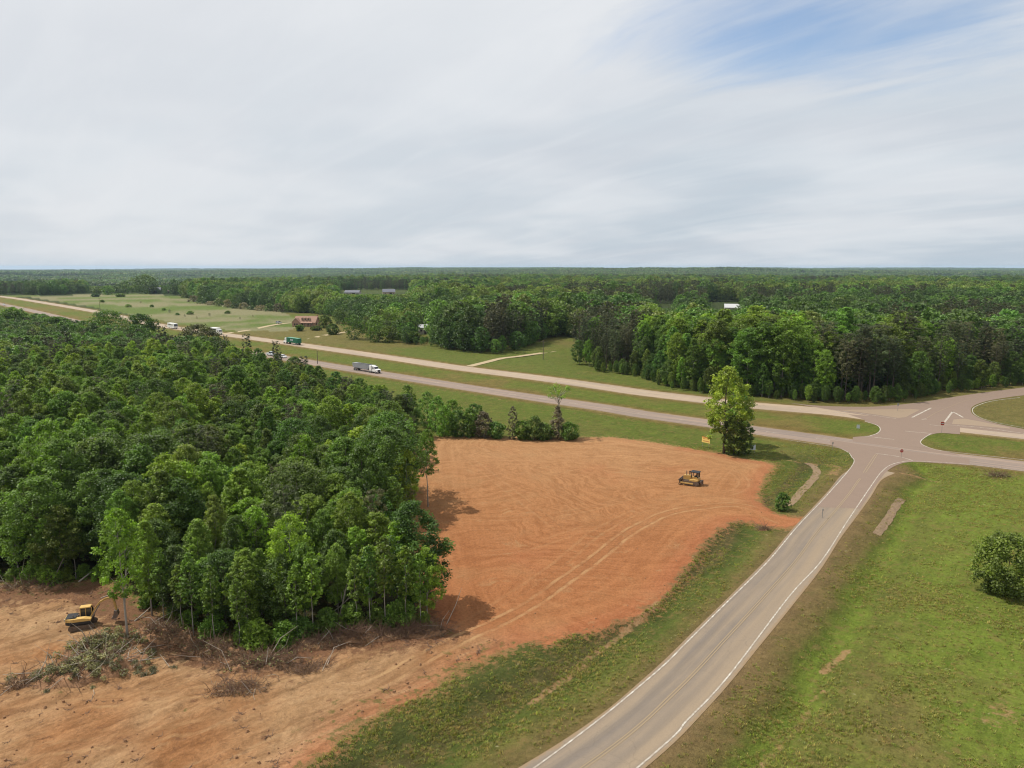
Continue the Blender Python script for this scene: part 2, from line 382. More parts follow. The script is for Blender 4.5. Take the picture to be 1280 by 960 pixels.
def leaf_material(name, cols, trans=.35, spread=.45, gain=1.0):
    """cols: base colours picked per tree; leaves and leaf clumps vary round them"""
    k = NT(name); r = k.rand(); lv = k.attr('lv')
    cr = k.t.nodes.new('ShaderNodeValToRGB'); el = cr.color_ramp.elements
    while len(el) < len(cols): el.new(.5)
    for i, c in enumerate(cols):
        el[i].position = i / max(1, len(cols) - 1); el[i].color = tuple(np.array(c) * gain * np.array((1.32, 1.27, 1.06))) + (1,)
    k.t.links.new(r, cr.inputs[0])
    r2 = k.math('FRACT', k.math('MULTIPLY', r, 37.7))
    b = k.math('MULTIPLY', k.ramp(lv, 0, 1, 1 - spread, 1 + spread), k.math('ADD', .72, k.math('MULTIPLY', r2, .56)))
    c = k.mix(1.0, cr.outputs[0], k.n('ShaderNodeCombineColor', {0: b, 1: b, 2: b}).outputs[0], 'MULTIPLY')
    yel = k.mix(k.ramp(lv, .55, 1.0, 0, .35), c, k.mix(1.0, c, (1.45, 1.32, .9), 'MULTIPLY'))
    d = k.n('ShaderNodeBsdfPrincipled', {'Base Color': yel, 'Roughness': .55, 'Specular IOR Level': .35})
    t = k.n('ShaderNodeBsdfTranslucent', {'Color': k.mix(1.0, yel, (1.25, 1.5, .55), 'MULTIPLY')})
    mx = k.n('ShaderNodeMixShader', {0: trans, 1: d.outputs[0], 2: t.outputs[0]})
    k.n('ShaderNodeOutputMaterial', {'Surface': mx.outputs[0]}); return k.m
def asphalt_material(name, base, warm, crack=.16, lane=1.75, lanes=(-1.75, 1.75), tan=.6, dust=0.0):
    k = NT(name); p = k.pos(); lat = k.attr('lat'); lon = k.attr('lon')
    c = k.mix(k.noise(.35, 5, .6, p), tuple(np.array(base) * .86), tuple(np.array(base) * 1.14))
    v = k.n('ShaderNodeCombineXYZ', {0: k.math('MULTIPLY', lat, .9), 1: k.math('MULTIPLY', lon, .03), 2: 0.0}).outputs[0]
    c = k.mix(k.ramp(k.noise(1.0, 6, .6, v), .38, .64, 0, tan), c, warm)
    for cx in lanes:                                   # polished wheel paths of each lane
        for w in (-.85, .85):
            g = k.ramp(k.math('ABSOLUTE', k.math('SUBTRACT', lat, cx + w)), .6, .05, 0, .22)
            c = k.mix(k.math('MULTIPLY', g, k.ramp(k.noise(.15, 3, .6, p), .3, .7, .4, 1)), c, tuple(np.array(warm) * 1.12))
        g = k.ramp(k.math('ABSOLUTE', k.math('SUBTRACT', lat, cx)), .45, .05, 0, .22)
        c = k.mix(g, c, tuple(np.array(base) * .72))
    c = k.mix(k.math('MULTIPLY', k.ramp(lat, -.6, 2.2, 0, dust), k.ramp(k.noise(.2, 4, .6, v), .35, .6, .4, 1)), c, warm)
    patch = k.ramp(k.noise(.06, 5, .65, v), .56, .66, 0, .35)
    c = k.mix(patch, c, tuple(np.array(base) * .78))
    vo = k.n('ShaderNodeTexVoronoi', {'Vector': k.n('ShaderNodeVectorMath', {0: p, 1: k.noise(.8, 4, .6, p, out='Color')}, operation='ADD').outputs[0], 'Scale': .28}, feature='DISTANCE_TO_EDGE').outputs[0]
    c = k.mix(k.math('MULTIPLY', k.ramp(vo, .018, .004, 0, crack), k.ramp(k.noise(.1, 3, .5, p), .45, .6)), c, tuple(np.array(base) * .45))
    fine = k.noise(14, 4, .7, p); fb = k.ramp(fine, .3, .7, .9, 1.1)
    c = k.mix(1.0, c, k.n('ShaderNodeCombineColor', {0: fb, 1: fb, 2: fb}).outputs[0], 'MULTIPLY')
    edge = k.attr('edge')                              # metres to the pavement edge
    em = k.math('ADD', edge, k.math('MULTIPLY', k.math('SUBTRACT', k.noise(1.1, 6, .7, p), .5), 1.3))
    c = k.mix(k.ramp(em, .42, .05, 0, .7), c, A(164, 136, 100))
    return k.surf(c, .85, fine, .25, .01, .3)
def paint_material(name, col, worn, under):
    k = NT(name); p = k.pos()
    w = k.ramp(k.noise(1.3, 7, .75, p), .5 - worn * .25, .72 - worn * .25, 0, .8)
    return k.surf(k.mix(w, col, under), .7)

M = {}
def build_materials():
    M['land'] = land_material()
    M['side'] = asphalt_material('county_road_surface', A(138, 126, 114), A(174, 153, 126), lanes=(-1.6, 1.6), tan=.6, dust=.75)
    M['near'] = asphalt_material('highway_surface', A(148, 133, 122), A(178, 154, 134), lanes=(-1.85, 1.85), tan=.8)
    M['far'] = asphalt_material('far_highway_surface', A(176, 158, 138), A(204, 180, 152), lanes=(-1.85, 1.85), tan=.9)
    M['cross'] = asphalt_material('junction_surface', A(144, 126, 114), A(164, 138, 116), lanes=(), tan=.9)
    M['white'] = paint_material('white_road_paint', A(236, 230, 216), .6, A(170, 152, 132))
    M['yellow'] = paint_material('yellow_road_paint', A(196, 164, 108), 1.1, A(166, 148, 124))
    M['wornwhite'] = paint_material('worn_hatching_paint', A(184, 162, 128), 1.0, A(166, 144, 122))
    M['gravel'] = simple('gravel_track', A(196, 176, 138), .95, .25, .6, bump=.4)
    M['riprap'] = simple('stone_channel', A(150, 126, 96), .9, .42, 1.6, bump=.9, dirt=A(128, 94, 68))
    M['bark'] = simple('bark', (.10, .078, .06), .9, .35, 3.0, bump=.5)
    M['palebark'] = simple('pale_dead_wood', (.34, .29, .23), .9, .3, 3.0, bump=.4)
    M['graybark'] = simple('grey_bark', (.29, .26, .22), .9, .3, 3.0, bump=.5)
    M['twig'] = simple('brown_twigs', (.16, .095, .06), .9, .4, 2.0)
    L = dict
    M['leaf_a'] = leaf_material('leaves_fresh_green', [(.098, .172, .026), (.122, .196, .030), (.082, .160, .032), (.146, .198, .030), (.096, .180, .026), (.126, .160, .038)])
    M['leaf_b'] = leaf_material('leaves_deep_green', [(.058, .110, .022), (.076, .128, .024), (.064, .102, .030), (.094, .122, .026), (.054, .116, .026)])
    M['leaf_y'] = leaf_material('leaves_yellow_green', [(.155, .235, .026), (.128, .220, .026), (.175, .225, .032), (.145, .205, .034)])
    M['leaf_p'] = leaf_material('pine_needles', [(.050, .070, .026), (.070, .070, .034), (.046, .070, .028), (.080, .078, .034)], .15)
    M['leaf_g'] = leaf_material('grey_brown_twigs', [(.145, .135, .095), (.165, .140, .105), (.120, .130, .080)], .2)
    M['leaf_tw'] = leaf_material('dead_twig_litter', [(.20, .13, .085), (.15, .095, .06), (.25, .17, .115)], .05)
    M['leaf_br'] = leaf_material('drying_leaves', [(.13, .135, .060), (.17, .14, .085), (.11, .14, .050), (.18, .17, .10)], .25)
    M['far_a'] = leaf_material('far_fresh_leaves', [(.072, .148, .028), (.092, .165, .032), (.064, .140, .030), (.108, .165, .034)], .25)
    M['far_b'] = leaf_material('far_deep_leaves', [(.046, .092, .024), (.060, .108, .026), (.054, .092, .030), (.070, .102, .028)], .25)
    M['far_y'] = leaf_material('far_pale_leaves', [(.125, .180, .040), (.105, .170, .034), (.140, .170, .050), (.112, .146, .044)], .25)
    M['far_p'] = leaf_material('far_needles', [(.048, .062, .028), (.068, .066, .036), (.044, .060, .030)], .15)
    M['leaf_far'] = leaf_material('far_wood_leaves', [(.048, .084, .026), (.078, .138, .032), (.058, .106, .028), (.105, .145, .040), (.052, .090, .032), (.112, .140, .048), (.066, .082, .040), (.074, .138, .036), (.048, .078, .032), (.090, .124, .042)], .25)
    M['ycat'] = simple('machine_yellow_paint', A(214, 172, 98), .45, .1, 1.5, dirt=A(176, 130, 84))
    M['ylight'] = simple('sun_faded_yellow_paint', A(238, 196, 116), .5, .1, 1.5, dirt=A(190, 146, 96))
    M['steel'] = simple('worn_steel', (.16, .13, .11), .55, .3, 3, metal=.4, dirt=A(150, 104, 70))
    M['track'] = simple('muddy_track_steel', (.12, .085, .06), .8, .4, 4, dirt=A(160, 110, 74))
    M['black'] = simple('black_parts', (.02, .02, .022), .6, .3, 3)
    M['glass'] = simple('dark_glass', (.02, .025, .03), .08, .1, 1, spec=.6)
    M['rubber'] = simple('tyre_rubber', (.025, .024, .023), .85, .2, 4)
    M['whitep'] = simple('white_vehicle_paint', (.78, .78, .76), .35, .05, 1)
    M['silver'] = simple('silver_trailer_metal', (.36, .37, .40), .45, .15, 2, metal=.35)
    M['greenp'] = simple('green_container_paint', A(40, 122, 92), .5, .12, 1.5)
    M['greenlid'] = simple('pale_green_roof_paint', A(120, 180, 150), .5, .12, 1.5)
    M['carblue'] = simple('silver_blue_car_paint', (.55, .60, .64), .3, .05, 1)
    M['brick'] = simple('house_brick', A(196, 156, 132), .85, .3, 4, bump=.2)
    M['roofred'] = simple('red_brown_shingles', A(180, 142, 120), .85, .25, 3, bump=.2)
    M['cream'] = simple('cream_trim', A(212, 190, 160), .7, .1, 2)
    M['roofgrey'] = simple('grey_metal_roof', A(120, 122, 132), .5, .2, 1)
    M['roofwhite'] = simple('white_metal_roof', A(222, 222, 222), .5, .06, .5)
    M['darkwall'] = simple('weathered_dark_boards', A(72, 58, 50), .9, .3, 2)
    M['palewall'] = simple('pale_siding', A(200, 192, 178), .8, .1, 1)
    M['pole'] = simple('weathered_pole_wood', (.13, .105, .085), .9, .3, 3)
    M['signgalv'] = simple('galvanised_post', (.30, .30, .30), .5, .2, 3, metal=.5)
    M['signwhite'] = simple('white_sign_face', A(226, 232, 236), .5, .04, 1)
    M['signyellow'] = simple('yellow_sign_face', (.78, .56, .16), .5, .06, 2)
    M['signred'] = simple('red_sign_face', A(206, 74, 52), .5, .06, 2)
    M['orange'] = simple('orange_sign_face', A(226, 128, 50), .5, .06, 2)
    M['clay'] = simple('torn_clay', A(168, 126, 90), .95, .4, 1.8, bump=.9, dirt=A(96, 68, 50))
    M['grasst'] = leaf_material('grass_blades', [tuple(np.array(c) * 1.3) for c in (GREEN_BR, OLIVE, GREEN, OLIVE, A(140, 122, 76))], .3, .4)

# ------------------------------------------------------------------ the ground
def build_ground():
    step = 1.35 / 724
    ang = []; a = math.radians(74)
    while True:
        r = H / math.tan(a); ang.append(r)
        dr = max(H / math.tan(max(a - step, 1e-4)) - r, .25)
        rn = r + min(dr, r * .055)
        a = math.atan(H / rn)
        if rn > 26000: break
    R = np.array([0.0] + ang)
    th = np.concatenate([np.linspace(-PI, -math.radians(47), 50)[:-1], np.linspace(-math.radians(47), math.radians(47), 800), np.linspace(math.radians(47), PI, 50)[1:]])
    RR, TT = np.meshgrid(R, th, indexing='ij')
    x = (RR * np.sin(TT)).ravel(); y = (RR * np.cos(TT)).ravel()
    r = RR.ravel(); n = len(x)
    z = height(x, y)
    g = np.empty((n, 3), np.float32); d = np.empty((n, 3), np.float32)
    sd = np.full(n, -50.0); trk = np.full(n, 50.0); tkw = np.zeros(n); deb = np.zeros(n); bare = np.zeros(n); weed = np.zeros(n); dz = np.zeros(n)
    f1 = fbm(x, y, 60, 4, 1)[:, None]; f2 = fbm(x, y, 14, 4, 6)[:, None]
    C = lambda *c: np.array(c, np.float32)[None]
    mixc = lambda a, b, f: a * (1 - f) + b * f
    g[:] = mixc(C(*GREEN), C(*OLIVE), sstep(.38, .62, f1 * .6 + f2 * .4))
    far = r > 700
    # far land: fields and woods seen edge on
    ff = fbm(x, y, 500, 5, 8)[:, None]
    woods = mixc(C(*A(54, 72, 32)), C(*A(76, 92, 40)), sstep(.4, .6, ff))
    g[:] = np.where(far[:, None], woods, g)
    near = np.where(r < 1350)[0]; xn, yn = x[near], y[near]; gn = g[near]
    F1 = f1[near]; F2 = f2[near]
    F3 = fbm(xn, yn, 5, 4, 12)[:, None]
    ds, ls = line_dist(xn, yn, SIDE_C[::2]); dn, ln = line_dist(xn, yn, NEAR_C[::2]); df, lf = line_dist(xn, yn, FAR_C[::2])
    # the field right of the county road
    rf = ((ls > 3) & (ln > 3) & (yn < 170))[:, None]
    fieldc = mixc(C(*GREEN_BR), C(*A(128, 124, 62)), sstep(.38, .64, F1 * .45 + F2 * .4 + .15 * F3))
    low = sstep(92, 60, yn)[:, None]
    fieldc = mixc(fieldc, C(*A(126, 116, 66)), low * sstep(.40, .62, F2 * .6 + F1 * .4) * .8)
    gn = np.where(rf, fieldc, gn)
    # verges of the county road, by distance from its centre (right positive)
    jit = (F2[:, 0] - .5) * 3.2 + (F3[:, 0] - .5) * 2.2
    s = ls + np.where(np.abs(ls) < 4.5, 0, jit)
    ks = [-24, -19, -16.5, -13.5, -11.0, -9.5, -7.5, -5.5, -3.4, 3.4, 5.2, 7.2, 8.6, 10.2, 12.5, 16]
    kc = [OLIVE, OLIVE, DARKG, A(80, 86, 42), A(98, 90, 54), A(84, 94, 42), A(98, 108, 48), OLIVE, BROWNG, A(140, 116, 80), A(128, 110, 70), A(120, 108, 62), A(104, 114, 46), GREEN_BR, A(110, 116, 52), A(116, 116, 56)]
    vc = np.stack([np.interp(s, ks, [c[i] for c in kc]) for i in range(3)], 1)
    wv = (sstep(24, 17, np.where(ls < 0, -ls, 0)) * (ls < 0) + sstep(16, 11, ls) * (ls >= 0)) * sstep(163, 145, yn)
    gn = mixc(gn, vc, wv[:, None])
    # median and verges of the highway
    med = ((ln < -2) & (lf > 2) & (dn < 40))[:, None]
    gn = np.where(med, mixc(C(*A(108, 120, 48)), C(*A(130, 118, 64)), sstep(.40, .60, F1 * .4 + F2 * .6)), gn)
    for dd, w, sh in ((dn, 4.3, ln > 0), (df, 5.0, lf < 0)):
        v = sstep(w + 6 + jit, w + 2, dd)[:, None] * .75
        gn = mixc(gn, C(*A(126, 104, 58)), v)
        v = sstep(w + 1.8, w + .3, dd + .35 * jit)[:, None]
        gn = mixc(gn, C(*A(168, 146, 102)), v * .8)
    # lush bank between wood, highway and dirt field
    bank = ((ln > 8) & (ln < 60) & (xn < 60) & (ls < -12))[:, None]
    gn = np.where(bank, mixc(gn, C(*A(104, 118, 44)), .6), gn)
    # far pasture left of the house
    pa = in_poly(xn, yn, PASTURE)[:, None]
    pc = mixc(C(*A(106, 126, 58)), C(*A(148, 144, 106)), sstep(.43, .60, fbm(xn, yn, 48, 5, 21)[:, None]))
    gn = np.where(pa, pc, gn)
    # under the woods
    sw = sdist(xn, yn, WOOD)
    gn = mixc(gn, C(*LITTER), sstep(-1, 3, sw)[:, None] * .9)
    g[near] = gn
    # the dirt
    sd[near] = np.clip(sdist(xn, yn, DIRT), -50, 50)
    bl = np.full(len(xn), 50.0); bw_ = np.zeros(len(xn))
    for tp, w in TRACKS:
        dd, lt = line_dist(xn, yn, tp[::2]); q = w * sstep(1, 12, np.hypot(xn - tp[0, 0], yn - tp[0, 1])) * sstep(1, 12, np.hypot(xn - tp[-1, 0], yn - tp[-1, 1]))
        m = (dd < 2.4) & ((np.abs(bl) > 2.4) | (q > bw_)); bl = np.where(m, lt, bl); bw_ = np.where(m, q, bw_)
    trk[near] = bl; tkw[near] = bw_
    inC = in_poly(xn, yn, CLEARING)
    cw = sstep(-3, 4, sdist(xn, yn, CLEARING))[:, None]
    dc = mixc(C(*DIRT_OR), C(*DIRT_LT), sstep(118, 168, yn)[:, None] * .8)
    dc = mixc(dc, C(*A(178, 114, 72)), (sstep(125, 95, yn) * (1 - cw[:, 0]))[:, None] * .6)
    dc = mixc(dc, mixc(C(*A(186, 148, 108)), C(*A(176, 126, 84)), sstep(.40, .60, F1 * .4 + F2 * .4 + F3 * .2)), cw)
    edge_red = (sstep(5, .5, sd[near]) * sstep(-25, -14, ls) * .0 + sstep(4.5, 0.5, sd[near]) * (ls < 0) * (ls > -40))[:, None]
    dc = mixc(dc, C(*A(184, 114, 78)), edge_red * .5)
    d[:] = DIRT_OR; d[near] = dc
    dz[near] = cw[:, 0]
    fr, _ = line_dist(xn, yn, WOOD_FRONT)
    deb[near] = sstep(8, 1.0, fr) * .75 * (xn < -6) + inC * .36
    weed[near] = inC * (.20 + .5 * sstep(9, 1.5, -ls - 17) * 0 + .30 * sstep(6, 0, sd[near]))
    # wash lines and worn paths
    for pts, w, a in BARE:
        b, _ = line_dist(xn, yn, catmull(PL(pts), 2)); bare[near] = np.maximum(bare[near], sstep(w * 1.8, w * .4, b) * a)
    nr, nt = len(R), len(th)
    i = np.arange(nr - 1)[:, None] * nt + np.arange(nt - 1)[None]
    F = np.stack([i, i + nt, i + nt + 1, i + 1], -1).reshape(-1, 4)[:, ::-1]
    V = np.stack([x, y, z], 1)
    one = np.ones((n, 1), np.float32)
    def attrs(sel=slice(None)):
        return {'gcol': ('FLOAT_COLOR', 'POINT', np.hstack([g, one])[sel]), 'dcol': ('FLOAT_COLOR', 'POINT', np.hstack([d, one])[sel]), 'sd': ('FLOAT', 'POINT', sd[sel]),
                'trk': ('FLOAT', 'POINT', trk[sel]), 'trkw': ('FLOAT', 'POINT', tkw[sel]), 'debris': ('FLOAT', 'POINT', deb[sel]), 'bare': ('FLOAT', 'POINT', bare[sel]), 'weed': ('FLOAT', 'POINT', weed[sel]), 'dzone': ('FLOAT', 'POINT', dz[sel])}
    me = arrays_mesh('ground', V, F, [M['land']], attrs(), True)
    setp(link('ground', me), kind='structure')
    # the graded dirt: its own sheet a centimetre above the soil
    q = sd[F].mean(1) > .3
    vs, inv = np.unique(F[q], return_inverse=True)
    me = arrays_mesh('dirt_field', V[vs] + np.array([0, 0, .012]), inv.reshape(-1, 4), [M['land']], attrs(vs), True)
    setp(link('dirt_field', me), kind='structure')
PASTURE = PL([(-40, 369), (33, 369), (60, 370), (115, 368), (180, 367), (232, 371), (245, 377), (290, 384), (345, 388), (362, 394), (380, 405), (360, 414), (300, 414), (245, 408), (180, 397), (117, 384), (33, 371), (-40, 369.5)])
BARE = [([(722, 826), (760, 800), (800, 772), (822, 752)], .45, .75), ([(668, 868), (700, 846), (735, 824)], .5, .85), ([(640, 884), (668, 868)], .3, .6),
        ([(1030, 832), (1046, 818), (1060, 808)], .5, .85), ([(1015, 868), (1030, 858)], .35, .75),
        ([(448, 484), (430, 475.5)], 1.0, .9), ([(372, 467), (366, 460), (360, 456)], 1.2, .8), ([(430, 470), (480, 477), (560, 489), (640, 502)], .7, .62),
        ([(640, 505), (720, 513), (800, 527)], .6, .5), ([(1128, 592), (1155, 594.5), (1184, 598)], .5, .8), ([(958, 576), (990, 577), (1020, 578)], .6, .8),
        ([(1030, 577), (1046, 583), (1040, 593)], 1.0, .7), ([(880, 523), (930, 528)], .8, .6), ([(1245, 905), (1262, 880)], 1.2, .55), ([(940, 960), (985, 915), (1010, 880)], .4, .55)]

# ------------------------------------------------------------------ roads
def strip(name, pts, w, mat, z=.03, parent=None, cuts=8, taperz=False):
    pts = np.asarray(pts); nr = normals2(pts)
    if not hasattr(w, '__len__'): w = (-w / 2, w / 2)
    lat = np.linspace(w[0], w[1], cuts + 1)
    s = np.concatenate([[0], np.cumsum(np.linalg.norm(np.diff(pts, axis=0), axis=1))])
    V = []; 
    for k in range(len(pts)):
        for l in lat:
            q = pts[k] + nr[k] * l; V.append((q[0], q[1], z))
    V = np.array(V)
    V[:, 2] += base_height(V[:, 0], V[:, 1])
    nt = cuts + 1; i = np.arange(len(pts) - 1)[:, None] * nt + np.arange(cuts)[None]
    F = np.stack([i, i + 1, i + nt + 1, i + nt], -1).reshape(-1, 4)
    LAT = np.tile(lat, len(pts)); LON = np.repeat(s, nt)
    at = {'lat': ('FLOAT', 'POINT', LAT), 'lon': ('FLOAT', 'POINT', LON), 'edge': ('FLOAT', 'POINT', np.minimum(LAT - w[0], w[1] - LAT))}
    return link(name, arrays_mesh(name, V, F, [mat], at), None, parent)
def sheet(name, poly, mat, z, parent=None):
    from mathutils.geometry import tessellate_polygon
    tri = tessellate_polygon([[Vector((p[0], p[1], 0)) for p in poly]])
    V = np.array([(p[0], p[1], z) for p in poly])
    F = []
    for t in tri:
        a, b, c = [Vector(V[i]) for i in t]
        F.append(t if (b - a).cross(c - a).z > 0 else t[::-1])
    at = {'lat': ('FLOAT', 'POINT', np.full(len(V), 9.0)), 'lon': ('FLOAT', 'POINT', np.zeros(len(V))), 'edge': ('FLOAT', 'POINT', np.full(len(V), 9.0))}
    return link(name, arrays_mesh(name, V, np.array(F), [mat], at), None, parent)
def offset_line(pts, d): return pts + normals2(pts) * d
def resample(pts, a, b):
    s = np.concatenate([[0], np.cumsum(np.linalg.norm(np.diff(pts, axis=0), axis=1))])
    t = np.linspace(a, min(b, s[-1]), 4)
    return np.stack([np.interp(t, s, pts[:, 0]), np.interp(t, s, pts[:, 1])], 1)
def lines_obj(name, polys, w, mat, z):
    V = []; F = []
    for pts in polys:
        nr = normals2(np.asarray(pts)); n0 = len(V)
        for p, q in zip(pts, nr):
            for sgn in (-1, 1):
                c = p + q * sgn * w / 2; V.append((c[0], c[1], z))
        for i in range(len(pts) - 1):
            F.append((n0 + 2 * i, n0 + 2 * i + 1, n0 + 2 * i + 3, n0 + 2 * i + 2))
    V = np.array(V); V[:, 2] += base_height(V[:, 0], V[:, 1])
    return setp(link(name, arrays_mesh(name, V, np.array(F), [mat])), kind='structure')
def build_roads():
    S = lambda o: setp(o, kind='structure')
    S(strip('county_road', SIDE_C, 7.1, M['side'], .030))
    S(strip('near_carriageway', NEAR_C, 9.4, M['near'], .034))
    S(strip('far_carriageway', FAR_C, 10.6, M['far'], .034))
    S(sheet('junction_mouth', np.vstack([catmull(PL([(1020, 634), (1041, 611), (1066, 581), (1064.5, 570), (1055, 562.5), (1038, 556.5)]), 1.0), PL([(1038, 550), (1120, 562), (1212, 573.5)]),
                                         catmull(PL([(1212, 581.6), (1180, 579.5), (1142, 577.6), (1124, 580.5), (1109, 589), (1095, 606), (1075, 636)]), 1.0)]), M['cross'], .040))
    S(sheet('median_crossing', np.vstack([PL([(1060, 518), (1081, 525)]), catmull(PL([(1081, 527), (1096, 532), (1100, 537), (1096, 541.5), (1087, 544.6), (1066, 546.5)]), .8), PL([(1066, 552), (1200, 570)]),
                                          catmull(PL([(1192, 566.5), (1166, 561), (1152, 555.5), (1150.5, 552.5), (1154, 548), (1164, 543.5), (1176, 541.5), (1200, 543)]), .8), PL([(1200, 534), (1130, 523)])]), M['cross'], .044))
    S(sheet('cross_road', np.vstack([catmull(PL([(985, 503.5), (1020, 507), (1070, 508.6), (1105, 507.7), (1150, 503), (1195, 495.8), (1240, 489.4), (1280, 484.4), (1360, 474), (1450, 464)]), 2.0),
                                     catmull(PL([(1450, 474), (1360, 485), (1300, 492), (1265, 496), (1235, 501), (1218, 507), (1213.5, 513), (1219, 520), (1240, 528), (1280, 536.4), (1330, 543)]), 2.0),
                                     PL([(1330, 548), (1230, 538), (1150, 529), (1060, 516)])]), M['cross'], .038))
    Z = .052
    wl = [catmull(np.vstack([[SIDE_C[0] - normals2(SIDE_C)[0] * 3.15], SIDE_L[:-1], PL([(1066, 581), (1064.3, 571), (1059, 565), (1043, 559), (1000, 552.5), (942, 542.6)])]), 1.0),
          catmull(np.vstack([[SIDE_C[0] + normals2(SIDE_C)[0] * 3.15], SIDE_R, PL([(1102, 590), (1112, 582), (1126, 577.8), (1143, 576.6), (1203, 580), (1280, 589), (1420, 606)])]), 1.0)]
    lines_obj('white_edge_line', wl, .16, M['white'], Z)
    hw = [catmull(PL(q), 1.0) for q in ([(1081, 545.4), (1099, 547.4), (1118, 549.6)], [(1131, 539), (1148, 540.6), (1164, 542)], [(1164, 542.2), (1156, 547), (1150.5, 552.8), (1157, 558), (1175, 563.2), (1215, 568), (1280, 575), (1400, 589)],
        [(1095, 567), (1112, 569.2), (1128, 572), (1141, 576)], [(1040, 512.5), (1080, 517.5), (1120, 523.5)], [(1275, 497), (1240, 501.5), (1221, 507.5), (1215.4, 513), (1221, 520), (1240, 527), (1280, 535)],
        [(1081, 526.8), (1096, 531.6), (1100.4, 537), (1096, 542), (1087, 545)], [(1180.5, 531), (1230, 535), (1280, 542)])]
    lines_obj('white_junction_line', hw, .22, M['white'], Z)
    lines_obj('white_island_bar', [PL(q) for q in ([(1140, 522), (1152, 516), (1164, 510)], [(1180.5, 528), (1186, 521), (1190.6, 514.8)], [(1190.6, 514.8), (1198, 518.6), (1203.8, 522)], [(1152, 524.4), (1158, 523.8)])], .5, M['white'], Z)
    near_l = NEAR_C; dash = []
    for base_l, n0 in ((near_l, 2), (FAR_C, 2)):
        s = np.concatenate([[0], np.cumsum(np.linalg.norm(np.diff(base_l, axis=0), axis=1))])
        a = 30.0
        while a < s[-1] - 10:
            q = resample(base_l, a, a + 3.2); x, y = q[0]
            if np.hypot(x, y) < 420 and not (80 < x < 106 and y < 200): dash.append(q)
            a += 12.2
    lines_obj('white_lane_dash', dash, .2, M['white'], Z)
    ed = []
    for ln, off in ((NEAR_C, (-3.9, 3.9)), (FAR_C, (-4.3, 4.3))):
        for o in off:
            q = offset_line(ln, o); x, y = q[:, 0], q[:, 1]
            keep = (np.hypot(x, y) < 700) & (x < 78)
            ed.append(q[keep])
    lines_obj('highway_edge_line', ed, .16, M['wornwhite'], Z)
    yl = [catmull(PL([(1079, 591), (1086, 580), (1094.6, 567.4)]), 1.0), catmull(PL([(1082, 591), (1089, 580.4), (1096.8, 568)]), 1.0),
          catmull(PL([(1158, 523), (1170, 516), (1186.6, 508.8), (1211, 500), (1255.6, 492.5), (1300, 486.5), (1400, 474)]), 1.0)]
    c = SIDE_C[12:-6]
    yl += [offset_line(c, -.13), offset_line(c, .13)]
    lines_obj('yellow_centre_line', yl, .12, M['yellow'], Z)
    for q in ([(1045, 512.5), (1090, 512), (1138, 511.4), (1150, 512.3), (1132, 521.6), (1122, 522.6), (1100, 519), (1070, 515)], [(1192, 524.5), (1206, 523.5), (1225, 527), (1262, 534.5), (1262, 536), (1225, 532.5), (1190, 530)]):
        S(sheet('hatched_median', PL(q), M['wornwhite'], .048))
    S(strip('house_driveway', catmull(PL([(278, 417.5), (311, 412.6), (343.6, 406), (366, 403.5), (392, 403)]), 4), 4.6, M['gravel'], .06))
    S(strip('side_driveway', catmull(PL([(378, 427), (394, 422), (408.6, 418.7), (440, 414)]), 4), 4.0, M['gravel'], .06))
    S(strip('farm_track', catmull(PL([(586, 458.2), (605, 453.5), (627.5, 448), (645, 446), (680, 441), (705, 436.5)]), 4), 3.6, M['gravel'], .10))
    o = channel('stone_lined_drain', catmull(PL([(1008, 577.5), (1017, 580.5), (1021, 587), (1019, 595), (1010, 605), (1000, 615), (990, 626), (985, 631)]), .8), 1.5); S(o)
    o = channel('concrete_ditch', catmull(PL([(1096, 666), (1104, 655), (1113, 643), (1121, 629), (1128, 621)]), .8), 1.3); S(o)
def channel(name, pts, w):
    nr = normals2(pts); V = []
    h0 = height(pts[:, 0], pts[:, 1])
    rng = np.random.default_rng(len(pts))
    for k in range(len(pts)):
        for j, l in enumerate(np.linspace(-w / 2, w / 2, 9)):
            q = pts[k] + nr[k] * (l + rng.normal(0, .05)); V.append((q[0], q[1], float(height(np.array([q[0]]), np.array([q[1]]))[0]) + .05 + rng.normal(0, .03)))
    i = np.arange(len(pts) - 1)[:, None] * 9 + np.arange(8)[None]
    F = np.stack([i, i + 1, i + 10, i + 9], -1).reshape(-1, 4)
    return link(name, arrays_mesh(name, np.array(V), F, [M['riprap']]))

# ------------------------------------------------------------------ trees
def leaves(rng, C, cr, n, ls, flat=.8, asp=.62, up=.75, shell=.5):
    """n leaf sprays spread over clumps with centres C and radii cr -> V, F, lv"""
    w = cr ** 2; idx = rng.choice(len(C), n, p=w / w.sum())
    d = rng.normal(size=(n, 3)); d /= np.linalg.norm(d, axis=1)[:, None]
    rad = cr[idx] * (shell + (1 - shell) * rng.random(n))
    pos = C[idx] + d * rad[:, None] * np.array([1, 1, flat])
    nm = d * .6 + rng.normal(size=(n, 3)) * .5; nm[:, 2] += up; nm /= np.linalg.norm(nm, axis=1)[:, None]
    t = rng.normal(size=(n, 3)); t -= (t * nm).sum(1)[:, None] * nm; t /= np.linalg.norm(t, axis=1)[:, None] + 1e-9
    b = np.cross(nm, t)
    L = ls * (0.6 + .8 * rng.random(n))[:, None]
    bend = nm * L * .16
    V = np.stack([pos - t * L * .5 - bend, pos + b * L * asp * .5, pos + t * L * .5 - bend, pos - b * L * asp * .5], 1).reshape(-1, 3)
    F = np.arange(4 * n).reshape(-1, 4)
    clv = rng.random(len(C))
    lv = np.clip(clv[idx] * .6 + rng.random(n) * .4, 0, 1)
    return V, F, lv
